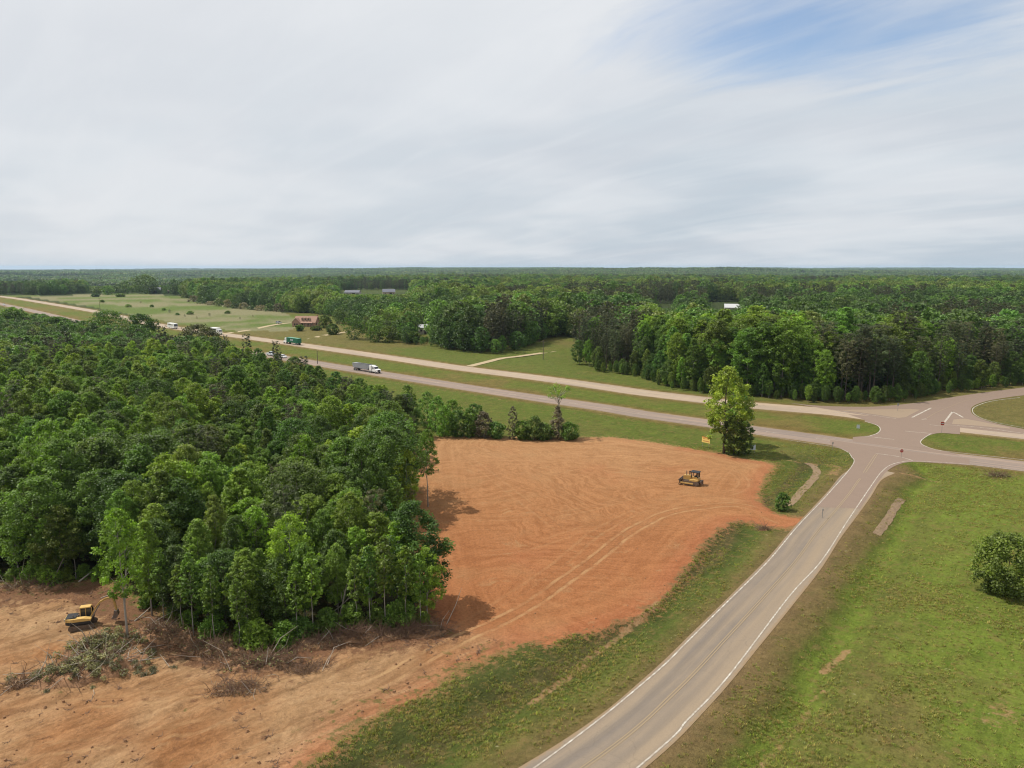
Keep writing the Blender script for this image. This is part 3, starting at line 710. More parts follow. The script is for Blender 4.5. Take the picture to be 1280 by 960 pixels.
PROF = {
    'oval': lambda t: np.sin(PI * np.clip(t * .92 + .06, 0, 1) ** .8) ** .75,
    'column': lambda t: np.clip(.62 + .5 * np.sin(PI * t) - .75 * np.clip(t - .72, 0, 1) * 2, .12, 1),
    'round': lambda t: np.sqrt(np.clip(1 - (2 * t - .95) ** 2, .02, 1)),
    'cone': lambda t: np.clip(1.02 - t, .06, 1) ** .8,
    'pine': lambda t: np.clip(.55 + .8 * t - 1.25 * np.clip(t - .45, 0, 1) ** 1.2, .12, 1),
    'dome': lambda t: np.sqrt(np.clip(1 - t ** 2, .02, 1)),
}
def tree_parts(seed, h, base, R, ncl, nlf, ls, prof='oval', cl=(.22, .36), flat=.8, asp=.62, up=.75, trunk_r=None, limbs=7, lean=0.0, trunk_to=.86, inner=.25, env=.5):
    rng = np.random.default_rng(seed)
    t = (np.arange(ncl) + rng.random(ncl)) / ncl
    z = base + (h - base) * t
    pr = PROF[prof](t); r = R * pr * np.sqrt(inner + (1 - inner) * rng.random(ncl)); a = np.arange(ncl) * 2.399 + rng.random(ncl) * 1.2
    lop = 1 + .25 * np.cos(a - rng.random() * 6.28)
    cr = R * rng.uniform(cl[0], cl[1], ncl) * (.55 + .45 * pr)
    r = np.maximum(r * lop - cr * .55, 0)
    C = np.stack([r * np.cos(a) + lean * z / h, r * np.sin(a), np.minimum(z, h - cr * flat * .8)], 1)
    n1 = int(nlf * (1 - env)); V, F, lv = leaves(rng, C, cr, n1, ls, flat, asp, up, .3)
    if env:
        m = 150; tt = rng.random(m) ** .85; aa = rng.random(m) * 6.283; ph = rng.random(4) * 6.28
        lobe = 1 + .12 * np.sin(3 * aa + ph[0] + 4 * tt) + .10 * np.sin(5 * aa + ph[1] - 7 * tt) + .08 * np.sin(9 * tt + 2 * aa + ph[2])
        rr_ = R * PROF[prof](tt) * lobe * (.62 + .3 * rng.random(m)); c2 = R * rng.uniform(.10, .22, m)
        E = np.stack([rr_ * np.cos(aa) + lean * (base + (h - base) * tt) / h, rr_ * np.sin(aa), np.minimum(base + (h - base) * tt, h - c2 * .6)], 1)
        V2, F2, lv2 = leaves(rng, E, c2, nlf - n1, ls, flat, asp, up, .1)
        F = np.vstack([F, F2 + len(V)]); V = np.vstack([V, V2]); lv = np.concatenate([lv, lv2])
    mb = MB()
    tr = trunk_r or h * .011
    pts = [(0, 0, -.3)]; n = 6
    for i in range(1, n + 1):
        q = i / n; pts.append((lean * q * trunk_to + rng.normal(0, .012) * h * q, rng.normal(0, .012) * h * q, h * trunk_to * q))
    mb.tube(pts, [tr * (1.25 if i == 0 else 1 - .86 * i / n) for i in range(n + 1)], 7)
    for i in rng.choice(ncl, min(limbs, ncl), replace=False):
        c = C[i]; z0 = max(c[2] - np.hypot(c[0], c[1]) * .8 - .3, base * .6)
        q = min(z0 / (h * trunk_to), .95); k = min(int(q * n), n - 1); f = q * n - k
        p0 = Vector(pts[k]).lerp(Vector(pts[k + 1]), f)
        mid = p0.lerp(Vector(c), .5) + Vector((0, 0, -.06 * h * .4))
        mb.tube([p0, mid, c], [tr * .42 * (1 - q * .5), tr * .26 * (1 - q * .5), tr * .08], 5)
    return (V, F, lv), mb
def make_species(name, leafmat, barkmat, **kw):
    (V, F, lv), mb = tree_parts(**kw)
    crown = arrays_mesh(name + '_crown', V, F, [leafmat], {'lv': ('FLOAT', 'FACE', lv)})
    trunk = mb.mesh(name + '_trunk', barkmat, True)
    return dict(crown=crown, trunk=trunk, h=kw['h'], V=V, F=F, lv=lv, mb=mb, leafmat=leafmat, barkmat=barkmat)
def joined_variant(name, sp):
    """crown and trunk in one mesh, for the woods built as one mass"""
    V = np.vstack([sp['V'], np.array(sp['mb'].v)]); n0 = len(sp['V'])
    Fq = [f for f in sp['mb'].f if len(f) == 4]
    F = np.vstack([sp['F'], np.array(Fq) + n0])
    me = arrays_mesh(name, V, F, [sp['leafmat'], sp['barkmat']], {'lv': ('FLOAT', 'FACE', np.concatenate([sp['lv'], np.full(len(Fq), .5)]))})
    mi = np.zeros(len(F), np.int32); mi[len(sp['F']):] = 1
    me.polygons.foreach_set('material_index', mi)
    return bpy.data.objects.new(name, me)
def put_tree(name, sp, x, y, label, cat='tree', group=None, hgt=None, rz=None, z=None, wide=1.0):
    z0 = float(height(np.array([x]), np.array([y]))[0]) if z is None else z
    k = (hgt or sp['h']) / sp['h']
    t = thing(name, label, cat, (x, y, z0 - .05), random.random() * 6.28 if rz is None else rz, group)
    t.scale = (k * wide, k * wide, k)
    link('trunk', sp['trunk'], None, t); link('crown', sp['crown'], None, t)
    return t
SP = {}
def build_species():
    def many(key, n, leaf, bark, **kw):
        SP[key] = []
        for i in range(n):
            q = {k: (v(i) if callable(v) else v) for k, v in kw.items()}
            SP[key].append(make_species(key, M[leaf], M[bark], seed=hash_(key) + i, **q))
    hash_ = lambda s: sum(ord(c) * (i + 3) for i, c in enumerate(s))
    rr = random.Random(4).uniform
    many('young', 6, 'leaf_a', 'graybark', h=13, base=lambda i: 1.6 + .4 * i, R=lambda i: 2.5 + .3 * (i % 3), ncl=lambda i: 60 + 6 * i, nlf=13000, ls=.25, prof=lambda i: ('oval', 'column', 'round', 'oval', 'round', 'column')[i], cl=(.15, .34), limbs=9)
    many('broad', 5, 'leaf_b', 'bark', h=13, base=1.4, R=lambda i: 3.3 + .35 * i, ncl=lambda i: 76 + 6 * i, nlf=15000, ls=.26, prof=lambda i: ('round', 'oval', 'round', 'column', 'round')[i], cl=(.13, .30), limbs=9)
    many('yellow', 4, 'leaf_y', 'graybark', h=12, base=2.2, R=lambda i: 2.5 + .3 * i, ncl=52, nlf=8500, ls=.25, prof=lambda i: ('oval', 'round')[i % 2], cl=(.13, .28), limbs=12)
    many('pine', 4, 'leaf_p', 'bark', h=17, base=lambda i: 3.6 + 1.2 * i, R=lambda i: 2.6 + .2 * i, ncl=lambda i: 54 + 4 * i, nlf=7500, ls=.40, prof='pine', env=.15, cl=(.13, .26), flat=.55, asp=.24, up=.7, limbs=18, trunk_to=.95)
    many('twiggy', 3, 'leaf_g', 'graybark', h=8, base=.8, R=2.4, ncl=26, nlf=2600, ls=.42, prof='oval', cl=(.2, .34), asp=.2, limbs=14)
    many('bush', 4, 'leaf_a', 'bark', h=3.2, base=.15, R=lambda i: 1.6 + .2 * i, ncl=30, nlf=3000, ls=.26, prof='dome', cl=(.28, .42), limbs=5, trunk_to=.5)
    many('sapling', 3, 'leaf_a', 'graybark', h=10, base=4.0, R=1.3, ncl=16, nlf=1100, ls=.34, prof='oval', cl=(.25, .4), limbs=8, trunk_r=.07)

def forest_points():
    """candidate trees (x, y, height, species key) of the wood left of the dirt field and of the woods beyond the highway"""
    out = []
    rng = np.random.default_rng(11)
    s = 4.1
    gx = np.arange(-420, 10, s); gy = np.arange(60, 470, s)
    X, Y = np.meshgrid(gx, gy); X = X + (np.arange(len(gy)) % 2)[:, None] * s / 2
    X = (X + rng.uniform(-.38, .38, X.shape) * s).ravel(); Y = (Y + rng.uniform(-.38, .38, Y.shape) * s).ravel()
    sw = sdist(X, Y, WOOD)
    ok = (sw > 1.0) & (X > -.86 * Y - 12)
    X, Y, sw = X[ok], Y[ok], sw[ok]
    back = sstep(150, 250, Y)
    sn = fbm(X, Y, 26, 3, 31); sn2 = fbm(X, Y, 40, 3, 32)
    dN, _ = line_dist(X, Y, NEAR_C)
    for i in range(len(X)):
        u, v = pix(X[i], Y[i], 0)
        k = rng.random()
        if u > 430: hmax = 12.5 - 3.0 * back[i] if Y[i] > 130 else 15.0
        elif u > 250: hmax = 13.5 - 2.0 * back[i]
        else: hmax = 15.0 - 3.8 * sstep(190, 330, Y[i])
        h = hmax * rng.uniform(.60, 1.06)
        if sw[i] < 4: h *= .88
        key = 'young' if k < .50 else 'broad' if k < .76 else 'yellow' if k < .89 else 'pine' if k < .94 else 'twiggy'
        if sn[i] > .60 and k < .6: key = 'broad'
        if sn2[i] > .66 and k > .5: key = 'pine'
        if key == 'pine': h *= 1.1
        if rng.random() < .04: h *= 1.2
        if key == 'twiggy': h *= .7
        out.append((X[i], Y[i], h, key, 'left', sw[i]))
    ff = catmull(FAR_FRONT[27:], 2.6); nf = normals2(ff)
    for q, nn in zip(ff, nf):
        for o in (0.6, 3.6):
            e = q - nn * (o + rng.uniform(-.8, .8)) + rng.normal(0, .6, 2)
            if math.hypot(*e) < 520: out.append((e[0], e[1], rng.uniform(2.5, 6.5), 'broad' if rng.random() < .6 else 'young', 'far', 2.0))
    # beyond the highway
    poly = np.vstack([FAR_FRONT, [(9000, 3000), (9000, 30000), (-30000, 30000), (-9000, 4000)]])
    def zone(r0, r1, s):
        gx = np.arange(-r1 * .66, r1 * .66, s); gy = np.arange(r0 * .7, r1, s)
        X, Y = np.meshgrid(gx, gy)
        X = (X + rng.uniform(-.42, .42, X.shape) * s).ravel(); Y = (Y + rng.uniform(-.42, .42, Y.shape) * s).ravel()
        r = np.hypot(X, Y)
        m = (r >= r0) & (r < r1) & (np.abs(X) < .80 * Y + 15); X, Y = X[m], Y[m]
        m = in_poly(X, Y, poly); return X[m], Y[m]
    for r0, r1, s in ((150, 420, 5.6), (420, 800, 7.6), (800, 1400, 9.5), (1400, 2600, 12.5)):
        X, Y = zone(r0, r1, s)
        sd = sdist(X, Y, poly) if r1 <= 800 else np.full(len(X), 50.0)
        n1 = fbm(X, Y, 55, 3, 41); n2 = fbm(X, Y, 160, 4, 42); n3 = fbm(X, Y, 320, 3, 43); n4 = fbm(X, Y, 80, 3, 44)
        Z = base_height(X, Y)
        for i in range(len(X)):
            k = rng.random(); x, y = X[i], Y[i]
            if sd[i] < 1.2: continue
            u, v = pix(x, y, Z[i])
            h = 11.5 + 13 * n2[i] + rng.uniform(-4, 3.0) + (4 if rng.random() < .07 else 0)
            w = (1.2 * (n1[i] - .5) + 1.6 * (n2[i] - .5) + .34 * (k - .5)) * 1.9 + .5; key = 'broad' if w < .52 else 'young' if w < .86 else 'yellow'; k = rng.random()
            if sd[i] < 30 and r1 < 500: key = 'broad' if w < .62 else 'young'
            pine = n3[i] * .55 + n4[i] * .45 > .575
            if 600 < u < 800 and y < 420: pine = True
            if u > 1020 and sd[i] < 22 and y < 330: pine = k > .25
            if pine and k > .15: key = 'pine'
            if sd[i] < 4.5 and k > .3: key = 'broad' if k < .7 else 'young'; h *= rng.uniform(.3, .6)
            elif sd[i] < 9 and key != 'pine': h *= rng.uniform(.6, .95)
            if 425 < u < 520 and y < 460: h *= .8
            if y < 800 and y > 420 and u < 420: h *= .92
            if 108 < u < 236 and 343 < v < 368.5: h *= .40
            for (u0, u1, v0, v1) in CLEAR:
                if u0 - 3 < u < u1 + 3 and v < 470:
                    d = math.hypot(x, y); hm = H - y * math.tan(elev_of_row(v1)) - Z[i]
                    if v0 < v < v1 and not (n1[i] > .60): hm = 0
                    if v > v0: h = min(h, hm * rng.uniform(.8, 1.0))
            if h < 3: continue
            out.append((x, y, h, key, 'far', sd[i]))
    return out

def scatter(name, pts, variants, label, cat):
    """one object that stands for a mass nobody could count: pts = (x, y, z, scale, variant)"""
    pts = np.asarray(pts, float); rng = np.random.default_rng(5)
    me = bpy.data.meshes.new(name); me.vertices.add(len(pts)); me.vertices.foreach_set('co', pts[:, :3].astype(np.float32).ravel())
    for nm, typ, dat in (('sc', 'FLOAT', pts[:, 3].astype(np.float32)), ('vi', 'INT', pts[:, 4].astype(np.int32)), ('rz', 'FLOAT', (rng.random(len(pts)) * 6.28).astype(np.float32))):
        me.attributes.new(nm, typ, 'POINT').data.foreach_set('value', dat)
    me.update()
    o = link(name, me); setp(o, label, cat, kind='stuff')
    g = bpy.data.node_groups.new(name, 'GeometryNodeTree')
    g.interface.new_socket('Geometry', in_out='INPUT', socket_type='NodeSocketGeometry'); g.interface.new_socket('Geometry', in_out='OUTPUT', socket_type='NodeSocketGeometry')
    N = g.nodes; Lk = g.links.new
    gi = N.new('NodeGroupInput'); go = N.new('NodeGroupOutput'); jn = N.new('GeometryNodeJoinGeometry')
    def named(nm, typ):
        a = N.new('GeometryNodeInputNamedAttribute'); a.data_type = typ; a.inputs[0].default_value = nm; return a.outputs[0]
    vi, sc, rz = named('vi', 'INT'), named('sc', 'FLOAT'), named('rz', 'FLOAT')
    cx = N.new('ShaderNodeCombineXYZ'); Lk(rz, cx.inputs[2])
    for i, ob in enumerate(variants):
        cp = N.new('FunctionNodeCompare'); cp.data_type = 'INT'; cp.operation = 'EQUAL'
        ints = [q for q in cp.inputs if q.type == 'INT']; Lk(vi, ints[0]); ints[1].default_value = i
        oi = N.new('GeometryNodeObjectInfo'); oi.inputs['Object'].default_value = ob; oi.inputs['As Instance'].default_value = True
        ip = N.new('GeometryNodeInstanceOnPoints'); Lk(gi.outputs[0], ip.inputs['Points']); Lk(cp.outputs[0], ip.inputs['Selection'])
        Lk(oi.outputs['Geometry'], ip.inputs['Instance']); Lk(cx.outputs[0], ip.inputs['Rotation']); Lk(sc, ip.inputs['Scale'])
        Lk(ip.outputs[0], jn.inputs[0])
    Lk(jn.outputs[0], go.inputs[0])
    md = o.modifiers.new('scatter', 'NODES'); md.node_group = g
    return o

KIND_WORDS = {'young': 'fresh green leafy tree', 'broad': 'deep green bushy broadleaf tree', 'yellow': 'yellow green airy tree', 'pine': 'dark pine with a narrow needled crown', 'twiggy': 'grey brown half-bare small tree'}
KIND_NAME = {'young': 'leafy_tree', 'broad': 'broadleaf_tree', 'yellow': 'yellow_green_tree', 'pine': 'pine_tree', 'twiggy': 'bare_tree'}
def build_forest():
    tr = forest_points()
    dist = np.array([math.hypot(math.hypot(t[0], t[1]), H) for t in tr]); hs = np.array([t[2] for t in tr])
    size = hs / dist
    ok = np.array([(-30 < pix(t[0], t[1], t[2] * .7)[0] < 1310) and (pix(t[0], t[1], t[2])[1] < 960) for t in tr])
    size = np.where(ok, size, -1)
    order = np.argsort(-size)[:NTREES]
    ind = set(order.tolist())
    rng = random.Random(8)
    keys = ['young', 'broad', 'yellow', 'pine', 'twiggy']
    for i in order:
        x, y, h, key, where, sw = tr[i]
        u, v = pix(x, y, 0); fr, _ = line_dist(np.array([x]), np.array([y]), WOOD_FRONT); sdv, _ = line_dist(np.array([x]), np.array([y]), WOOD_SIDE)
        if where == 'left':
            if fr[0] < 7 and u < 235: pl, gr = 'at the wood edge behind the excavator', 'wood edge behind the excavator'
            elif fr[0] < 7: pl, gr = 'in the left wood front row above the bank', 'front row of the left wood'
            elif sdv[0] < 6: pl, gr = 'along the left side of the dirt field', 'row beside the dirt field'
            elif y < 125: pl, gr = 'in the near half of the left wood', 'near half of the left wood'
            else: pl, gr = 'deep in the left wood near the highway', 'far half of the left wood'
        else:
            if u > 960: pl, gr = 'in the wood behind the right junction', 'wood behind the junction'
            elif u > 700: pl, gr = 'in the wood across the highway', 'wood across the highway'
            else: pl, gr = 'in the wood across the highway near the farm track', 'wood near the farm track'
        sp = rng.choice(SP[key])
        put_tree(KIND_NAME[key], sp, x, y, KIND_WORDS[key] + ' ' + pl, 'tree', KIND_WORDS[key].split(' with')[0] + 's, ' + gr, h, z=float(base_height(np.array([x]), np.array([y]))[0]), wide=rng.uniform(.78, 1.24) if where == 'left' else rng.uniform(1.1, 1.4))
    # the uncountable rest of the woods: one object
    var = []; vmap = {}
    for key, n in (('young', 3), ('broad', 3), ('yellow', 2), ('pine', 3), ('twiggy', 1)):
        vmap[key] = []
        for i in range(n):
            vmap[key].append(len(var)); var.append(joined_variant('wood_tree', SP[key][i]))
    def low(seed, n, ls, leaf, **kw):
        sp = make_species('wood_tree', M[leaf], M['bark'], seed=seed, nlf=n, ls=ls, limbs=0, **kw); var.append(joined_variant('wood_tree', sp)); return len(var) - 1
    fm = {}
    for q, (key, leaf) in enumerate((('young', 'far_a'), ('broad', 'far_b'), ('yellow', 'far_y'))):
        fm[key] = [low(900 + 10 * q + i, 1700, .75, leaf, h=14, base=1.2, R=4.9 + .7 * i, ncl=38 + 4 * i, prof=('oval', 'round', 'round')[i], cl=(.16, .34)) for i in range(3)]
    fm['pine'] = [low(940 + i, 700, .95, 'far_p', h=17, base=4.0, R=2.9, ncl=30, prof='pine', env=.2, cl=(.16, .3), flat=.6, asp=.4) for i in range(2)]
    fm['twiggy'] = [low(950, 500, .8, 'leaf_g', h=8, base=.8, R=2.6, ncl=18, prof='oval', cl=(.22, .34), asp=.3)]
    HB = {'young': 13, 'broad': 14, 'yellow': 12, 'pine': 17, 'twiggy': 8}; HF = {'broad': 14, 'young': 14, 'pine': 17, 'yellow': 14, 'twiggy': 8}
    pts = []
    xs = np.array([t[0] for t in tr]); ys = np.array([t[1] for t in tr]); zs = base_height(xs, ys)
    for i, (x, y, h, key, where, sw) in enumerate(tr):
        if i in ind: continue
        if dist[i] < 330: pts.append((x, y, zs[i] - .1, h / HB[key], rng.choice(vmap[key])))
        else: pts.append((x, y, zs[i] - .1, h / HF[key], rng.choice(fm[key])))
    # groves of the far hills
    gi = []
    for s in range(4):
        rg = np.random.default_rng(60 + s); n = 46
        C = np.stack([rg.uniform(-34, 34, n), rg.uniform(-34, 34, n), rg.uniform(9, 17, n)], 1); cr = rg.uniform(4.0, 7.5, n)
        V, F, lv = leaves(rg, C, cr, 1500, 4.2, .9, .8, .5)
        me = arrays_mesh('grove', V, F, [M['leaf_far']], {'lv': ('FLOAT', 'FACE', lv)}); var.append(bpy.data.objects.new('grove', me)); gi.append(len(var) - 1)
    rg = np.random.default_rng(77)
    for r0, r1, s in ((2600, 4600, 48), (4600, 9000, 75), (9000, 17000, 150)):
        gx = np.arange(-r1 * .68, r1 * .68, s); gy = np.arange(r0 * .75, r1, s); X, Y = np.meshgrid(gx, gy)
        X = (X + rg.uniform(-.4, .4, X.shape) * s).ravel(); Y = (Y + rg.uniform(-.4, .4, Y.shape) * s).ravel(); r = np.hypot(X, Y)
        m = (r > r0) & (r < r1) & (np.abs(X) < .78 * Y) & (fbm(X, Y, 700, 3, 55) < .70); X, Y = X[m], Y[m]; Z = base_height(X, Y)
        k = s / 52
        for i in range(len(X)): pts.append((X[i], Y[i], Z[i] - 2, (k if k < 1.3 else 1.3) * rg.uniform(.85, 1.15), gi[rg.integers(4)]))
    scatter('forest', pts, var, 'unbroken woods reaching from the highway to the hazy horizon', 'forest')
    return tr
NTREES = 235
DENOISE = True

# ------------------------------------------------------------------ single plants
def build_plants():
    x, y = P(905, 566)
    t = thing('lone_tree', 'tall light green tree standing alone at the corner of the dirt field by the highway', 'tree', (x, y, 0))
    (V, F, lv), mb = tree_parts(seed=5, h=19.5, base=5.0, R=5.4, ncl=80, nlf=10500, ls=.42, prof='oval', cl=(.13, .25), limbs=20, trunk_r=.30, trunk_to=.9, env=.35)
    mb.build('trunk', M['bark'], t, True)
    link('crown', arrays_mesh('crown', V, F, [M['leaf_y']], {'lv': ('FLOAT', 'FACE', lv)}), None, t)
    rng = np.random.default_rng(3)
    C = np.array([(-2.6, .3, 5.0), (-3.0, 0, 6.8), (-2.2, -.4, 8.0), (-3.3, .2, 3.6)]); cr = np.array([.9, 1.1, .9, .7])
    V, F, lv = leaves(rng, C, cr, 420, .45); link('low_branch', arrays_mesh('low_branch', V, F, [M['leaf_y']], {'lv': ('FLOAT', 'FACE', lv)}), None, t)
    def shrub(name, label, u, v, h, R, leaf, prof='oval', n=3200, base=.1, ls=.36, seed=1, cat='shrub', group=None, ncl=30, bark='bark', asp=.62, cl=(.22, .36), limbs=6, tr=None):
        x, y = P(u, v); t = thing(name, label, cat, (x, y, float(height(np.array([x]), np.array([y]))[0]) - .05), 0, group)
        (V, F, lv), mb = tree_parts(seed=seed, h=h, base=base, R=R, ncl=ncl, nlf=n, ls=ls, prof=prof, cl=cl, limbs=limbs, asp=asp, trunk_to=.8, trunk_r=tr)
        mb.build('trunk', M[bark], t, True); link('crown', arrays_mesh('crown', V, F, [M[leaf]], {'lv': ('FLOAT', 'FACE', lv)}), None, t); return t
    shrub('ivy_shrub', 'dense green shrub growing against the foot of the lone tree', 917, 568, 9.0, 2.9, 'leaf_a', 'column', 4200, ls=.42, seed=21)
    shrub('cedar_bush', 'dark upright cedar right of the lone tree shrub, behind the white sign', 931, 567, 7.2, 1.9, 'leaf_b', 'column', 3200, seed=22)
    shrub('leafy_tree', 'dark slender tree half hidden behind the lone tree', 921, 556, 13.5, 3.4, 'leaf_a', 'oval', 4200, seed=23, base=3, cat='tree', ls=.42)
    shrub('cedar_bush', 'small dark cedar bush on the grass beside the dirt driveway', 978, 637, 3.3, 1.25, 'leaf_b', 'column', 2200, ls=.26, seed=24)
    t = shrub('round_bush', 'large round dark green bush alone in the grass field at the right', 1257, 742, 7.8, 4.4, 'leaf_a', 'round', 15000, ls=.30, seed=25, ncl=90, cl=(.16, .28))
    # the overgrown row at the back of the dirt field
    shrub('vine_covered_snag', 'vine-covered dead tree with a tufted top at the back of the dirt field', 697, 548, 8.2, 2.9, 'leaf_g', 'cone', 3600, seed=31, cat='tree', ls=.34)
    x, y = P(698, 547); t = thing('tufted_tree', 'thin tree with a spiky feathery top rising out of the vine-covered snag', 'tree', (x, y, 0))
    mb = MB(); mb.tube([(0, 0, 0), (.1, 0, 5), (0, .1, 10.2)], [.24, .2, .1], 7); r = random.Random(2)
    for k in range(12):
        a = k * 2.4; q = r.uniform(1.6, 3.0); z = r.uniform(7.8, 10.2); mb.tube([(0, 0, z), (q * .5 * math.cos(a), q * .5 * math.sin(a), z + 1.2), (q * math.cos(a), q * math.sin(a), z + r.uniform(1.2, 3.2))], [.08, .05, .02], 4)
    mb.build('trunk', M['graybark'], t, True)
    C = np.array([(r.uniform(-2.6, 2.6), r.uniform(-2, 2), r.uniform(9.2, 13.0)) for _ in range(22)]); V, F, lv = leaves(np.random.default_rng(4), C, np.full(22, .65), 620, .5, .8, .3)
    link('crown', arrays_mesh('crown', V, F, [M['leaf_a']], {'lv': ('FLOAT', 'FACE', lv)}), None, t)
    shrub('vine_covered_stump', 'narrow brown vine-covered trunk in the shrub row behind the dirt field', 641, 548, 8.2, 1.3, 'leaf_g', 'column', 1700, seed=32, cat='tree', ls=.32)
    r = random.Random(9)
    for k, (u, v, h, R, leaf) in enumerate([(556, 545, 8.5, 2.6, 'leaf_a'), (572, 545, 7.6, 2.4, 'leaf_b'), (588, 545.5, 9.0, 2.0, 'leaf_b'), (604, 546, 6.4, 2.3, 'leaf_g'), (620, 546.5, 5.0, 2.2, 'leaf_b'), (654, 548, 5.0, 2.2, 'leaf_a'), (668, 548.5, 5.8, 2.6, 'leaf_b'), (681, 548.5, 5.0, 2.4, 'leaf_b'), (712, 549, 4.6, 2.2, 'leaf_b'),
                                            (548, 538, 9.5, 2.6, 'leaf_a'), (566, 535, 9.6, 2.5, 'leaf_a'), (535, 533, 10.5, 2.8, 'leaf_a'), (510, 528, 10.5, 2.8, 'leaf_a'), (594, 540, 8.4, 2.4, 'leaf_b')]):
        shrub('hedge_shrub', 'dark shrub in the overgrown row at the back edge of the dirt field', u, v, h * r.uniform(.8, 1.05), R * 1.2, leaf, 'round' if k % 3 else 'oval', 3400, seed=40 + k, ls=.34, group='shrub row behind the dirt field')
    # trees standing out at the edge of the dirt field
    SP['bare_stem'] = make_species('slender_tree', M['leaf_a'], M['graybark'], seed=73, h=14, base=5.6, R=3.0, ncl=40, nlf=4600, ls=.28, prof='oval', cl=(.14, .28), limbs=14)
    x, y = P(532, 632); put_tree('slender_tree', SP['bare_stem'], x + .4, y, 'slender bright green tree with bare lower trunk over the dirt field edge', 'tree', None, 14.0, .4, wide=.75)
    x, y = P(517, 757); put_tree('broadleaf_tree', SP['broad'][1], x, y, 'broad dark green tree at the near right corner of the left wood', 'tree', None, 13.5, 1.2, wide=1.1)
    x, y = P(534, 772); put_tree('leafy_tree', SP['yellow'][2], x, y, 'bright leafy small tree leaning out over the dirt at the wood corner', 'tree', None, 8.8, 2.0)
    x, y = P(160, 800); SP['lean'] = make_species('slender_tree', M['leaf_y'], M['graybark'], seed=71, h=15.5, base=5.4, R=3.2, ncl=46, nlf=5200, ls=.30, prof='oval', cl=(.13, .26), limbs=16); put_tree('slender_tree', SP['lean'], x, y, 'slender yellow green tree left standing alone beside the excavator', 'tree', None, 15.5, 2.2, wide=.85)
    x, y = P(190, 768); put_tree('slender_tree', SP['young'][3], x, y, 'thin light green tree right behind the lone slender tree', 'tree', None, 12.0, .2, wide=.8)
    for u, v, h, lb in ((311, 470, 16.5, 'tall thin pine sticking up out of the left wood before the green lorry'), (347, 478, 15.0, 'small round-topped pine beside the white car on the highway'), (284, 455, 12.5, 'spindly pine at the wood top below the white box truck')):
        x, y = P(u, v); put_tree('pine_tree', SP['pine'][1], x, y, lb, 'tree', None, h, u * .1, wide=.8)
    # big trees hiding the near carriageway at the far left
    for u, v, h, R, lb in ((20, 418, 17, 8, 'tall dense tree at the far left edge, tallest of the left wood skyline'), (133, 428, 18, 10, 'wide dark dome-shaped tree hiding the highway'), (178, 432, 17, 8, 'dark peaked tree right of the wide dome-shaped tree'), (68, 424, 13, 8, 'dark low tree between the tall left tree and the dome-shaped tree'), (250, 445, 15, 8, 'dark brown green pine clump below the white box truck')):
        shrub('broadleaf_tree', lb, u, v, h, R * 1.15, 'leaf_b' if u < 240 else 'leaf_p', 'round', 8000, seed=int(u) + 7, ls=.75, cat='tree', base=1.0, ncl=44, cl=(.18, .3))
    x, y = P(183, 366.5); shrub('oak_tree', 'huge round oak towering beside the barn at the far left', 183, 367, 30, 22, 'leaf_far', 'round', 4200, seed=77, ls=1.7, cat='tree', base=2, ncl=60, cl=(.18, .3))
    # bushes round the brick house
    for k, (u, v, h, R) in enumerate([(407, 410, 9, 5), (416, 418, 7, 4.5), (375, 414, 4, 3), (395, 413, 3, 4), (425, 405, 12, 6), (443, 424, 14, 7.5), (468, 427, 13, 6.5), (486, 428, 9, 6), (515, 428, 6, 5), (498, 425, 12, 6)]):
        shrub('garden_bush' if h < 8 else 'broadleaf_tree', ('rounded garden bush near the brick house' if h < 8 else 'dark round-crowned tree on the lawn right of the brick house'), u, v, h, R, 'leaf_b', 'round', 1800, seed=90 + k, ls=.8, cat='bush' if h < 8 else 'tree', group='garden bushes by the brick house' if h < 8 else 'lawn trees by the brick house', cl=(.24, .36))
    for k, (u, v, h, R) in enumerate([(122, 368, 12, 9), (135, 368.5, 14, 10), (148, 368, 15, 10), (157, 367, 20, 9), (120, 371, 5, 6), (150, 371, 5, 7)]):
        shrub('broadleaf_tree', 'dark tree in the clump left of the huge oak beside the far barn', u, v, h, R, 'leaf_far', 'round', 900, seed=120 + k, ls=1.6, cat='tree', group='clump left of the huge oak')
    # scrub along the far pasture
    r = random.Random(5)
    for k in range(12):
        u = 232 + k * 10.5; v = np.interp(u, [232, 245, 290, 345], [372.5, 378.5, 385, 389.5]); shrub('pasture_scrub', 'grey green scrub bush on the rim of the pale pasture', u, v, r.uniform(4, 9), r.uniform(5, 8), 'leaf_g' if k % 2 else 'leaf_far', 'dome', 420, seed=140 + k, ls=1.3, group='scrub along the pasture rim')

def build_scrub():
    r = random.Random(77)
    for k, (u, v) in enumerate([(212, 391), (222, 394), (231, 396), (238, 393), (246, 398), (205, 388), (262, 395), (285, 392), (300, 399), (190, 384), (176, 379), (160, 384), (316, 396), (128, 378)]):
        x, y = P(u, v); put_tree('field_scrub', SP['bush'][k % 4] if k % 2 else SP['twiggy'][k % 3], x, y, 'small dark scrub bush scattered in the pale pasture beyond the highway', 'bush', 'scrub scattered in the pale pasture', r.uniform(1.6, 3.6), wide=1.6)

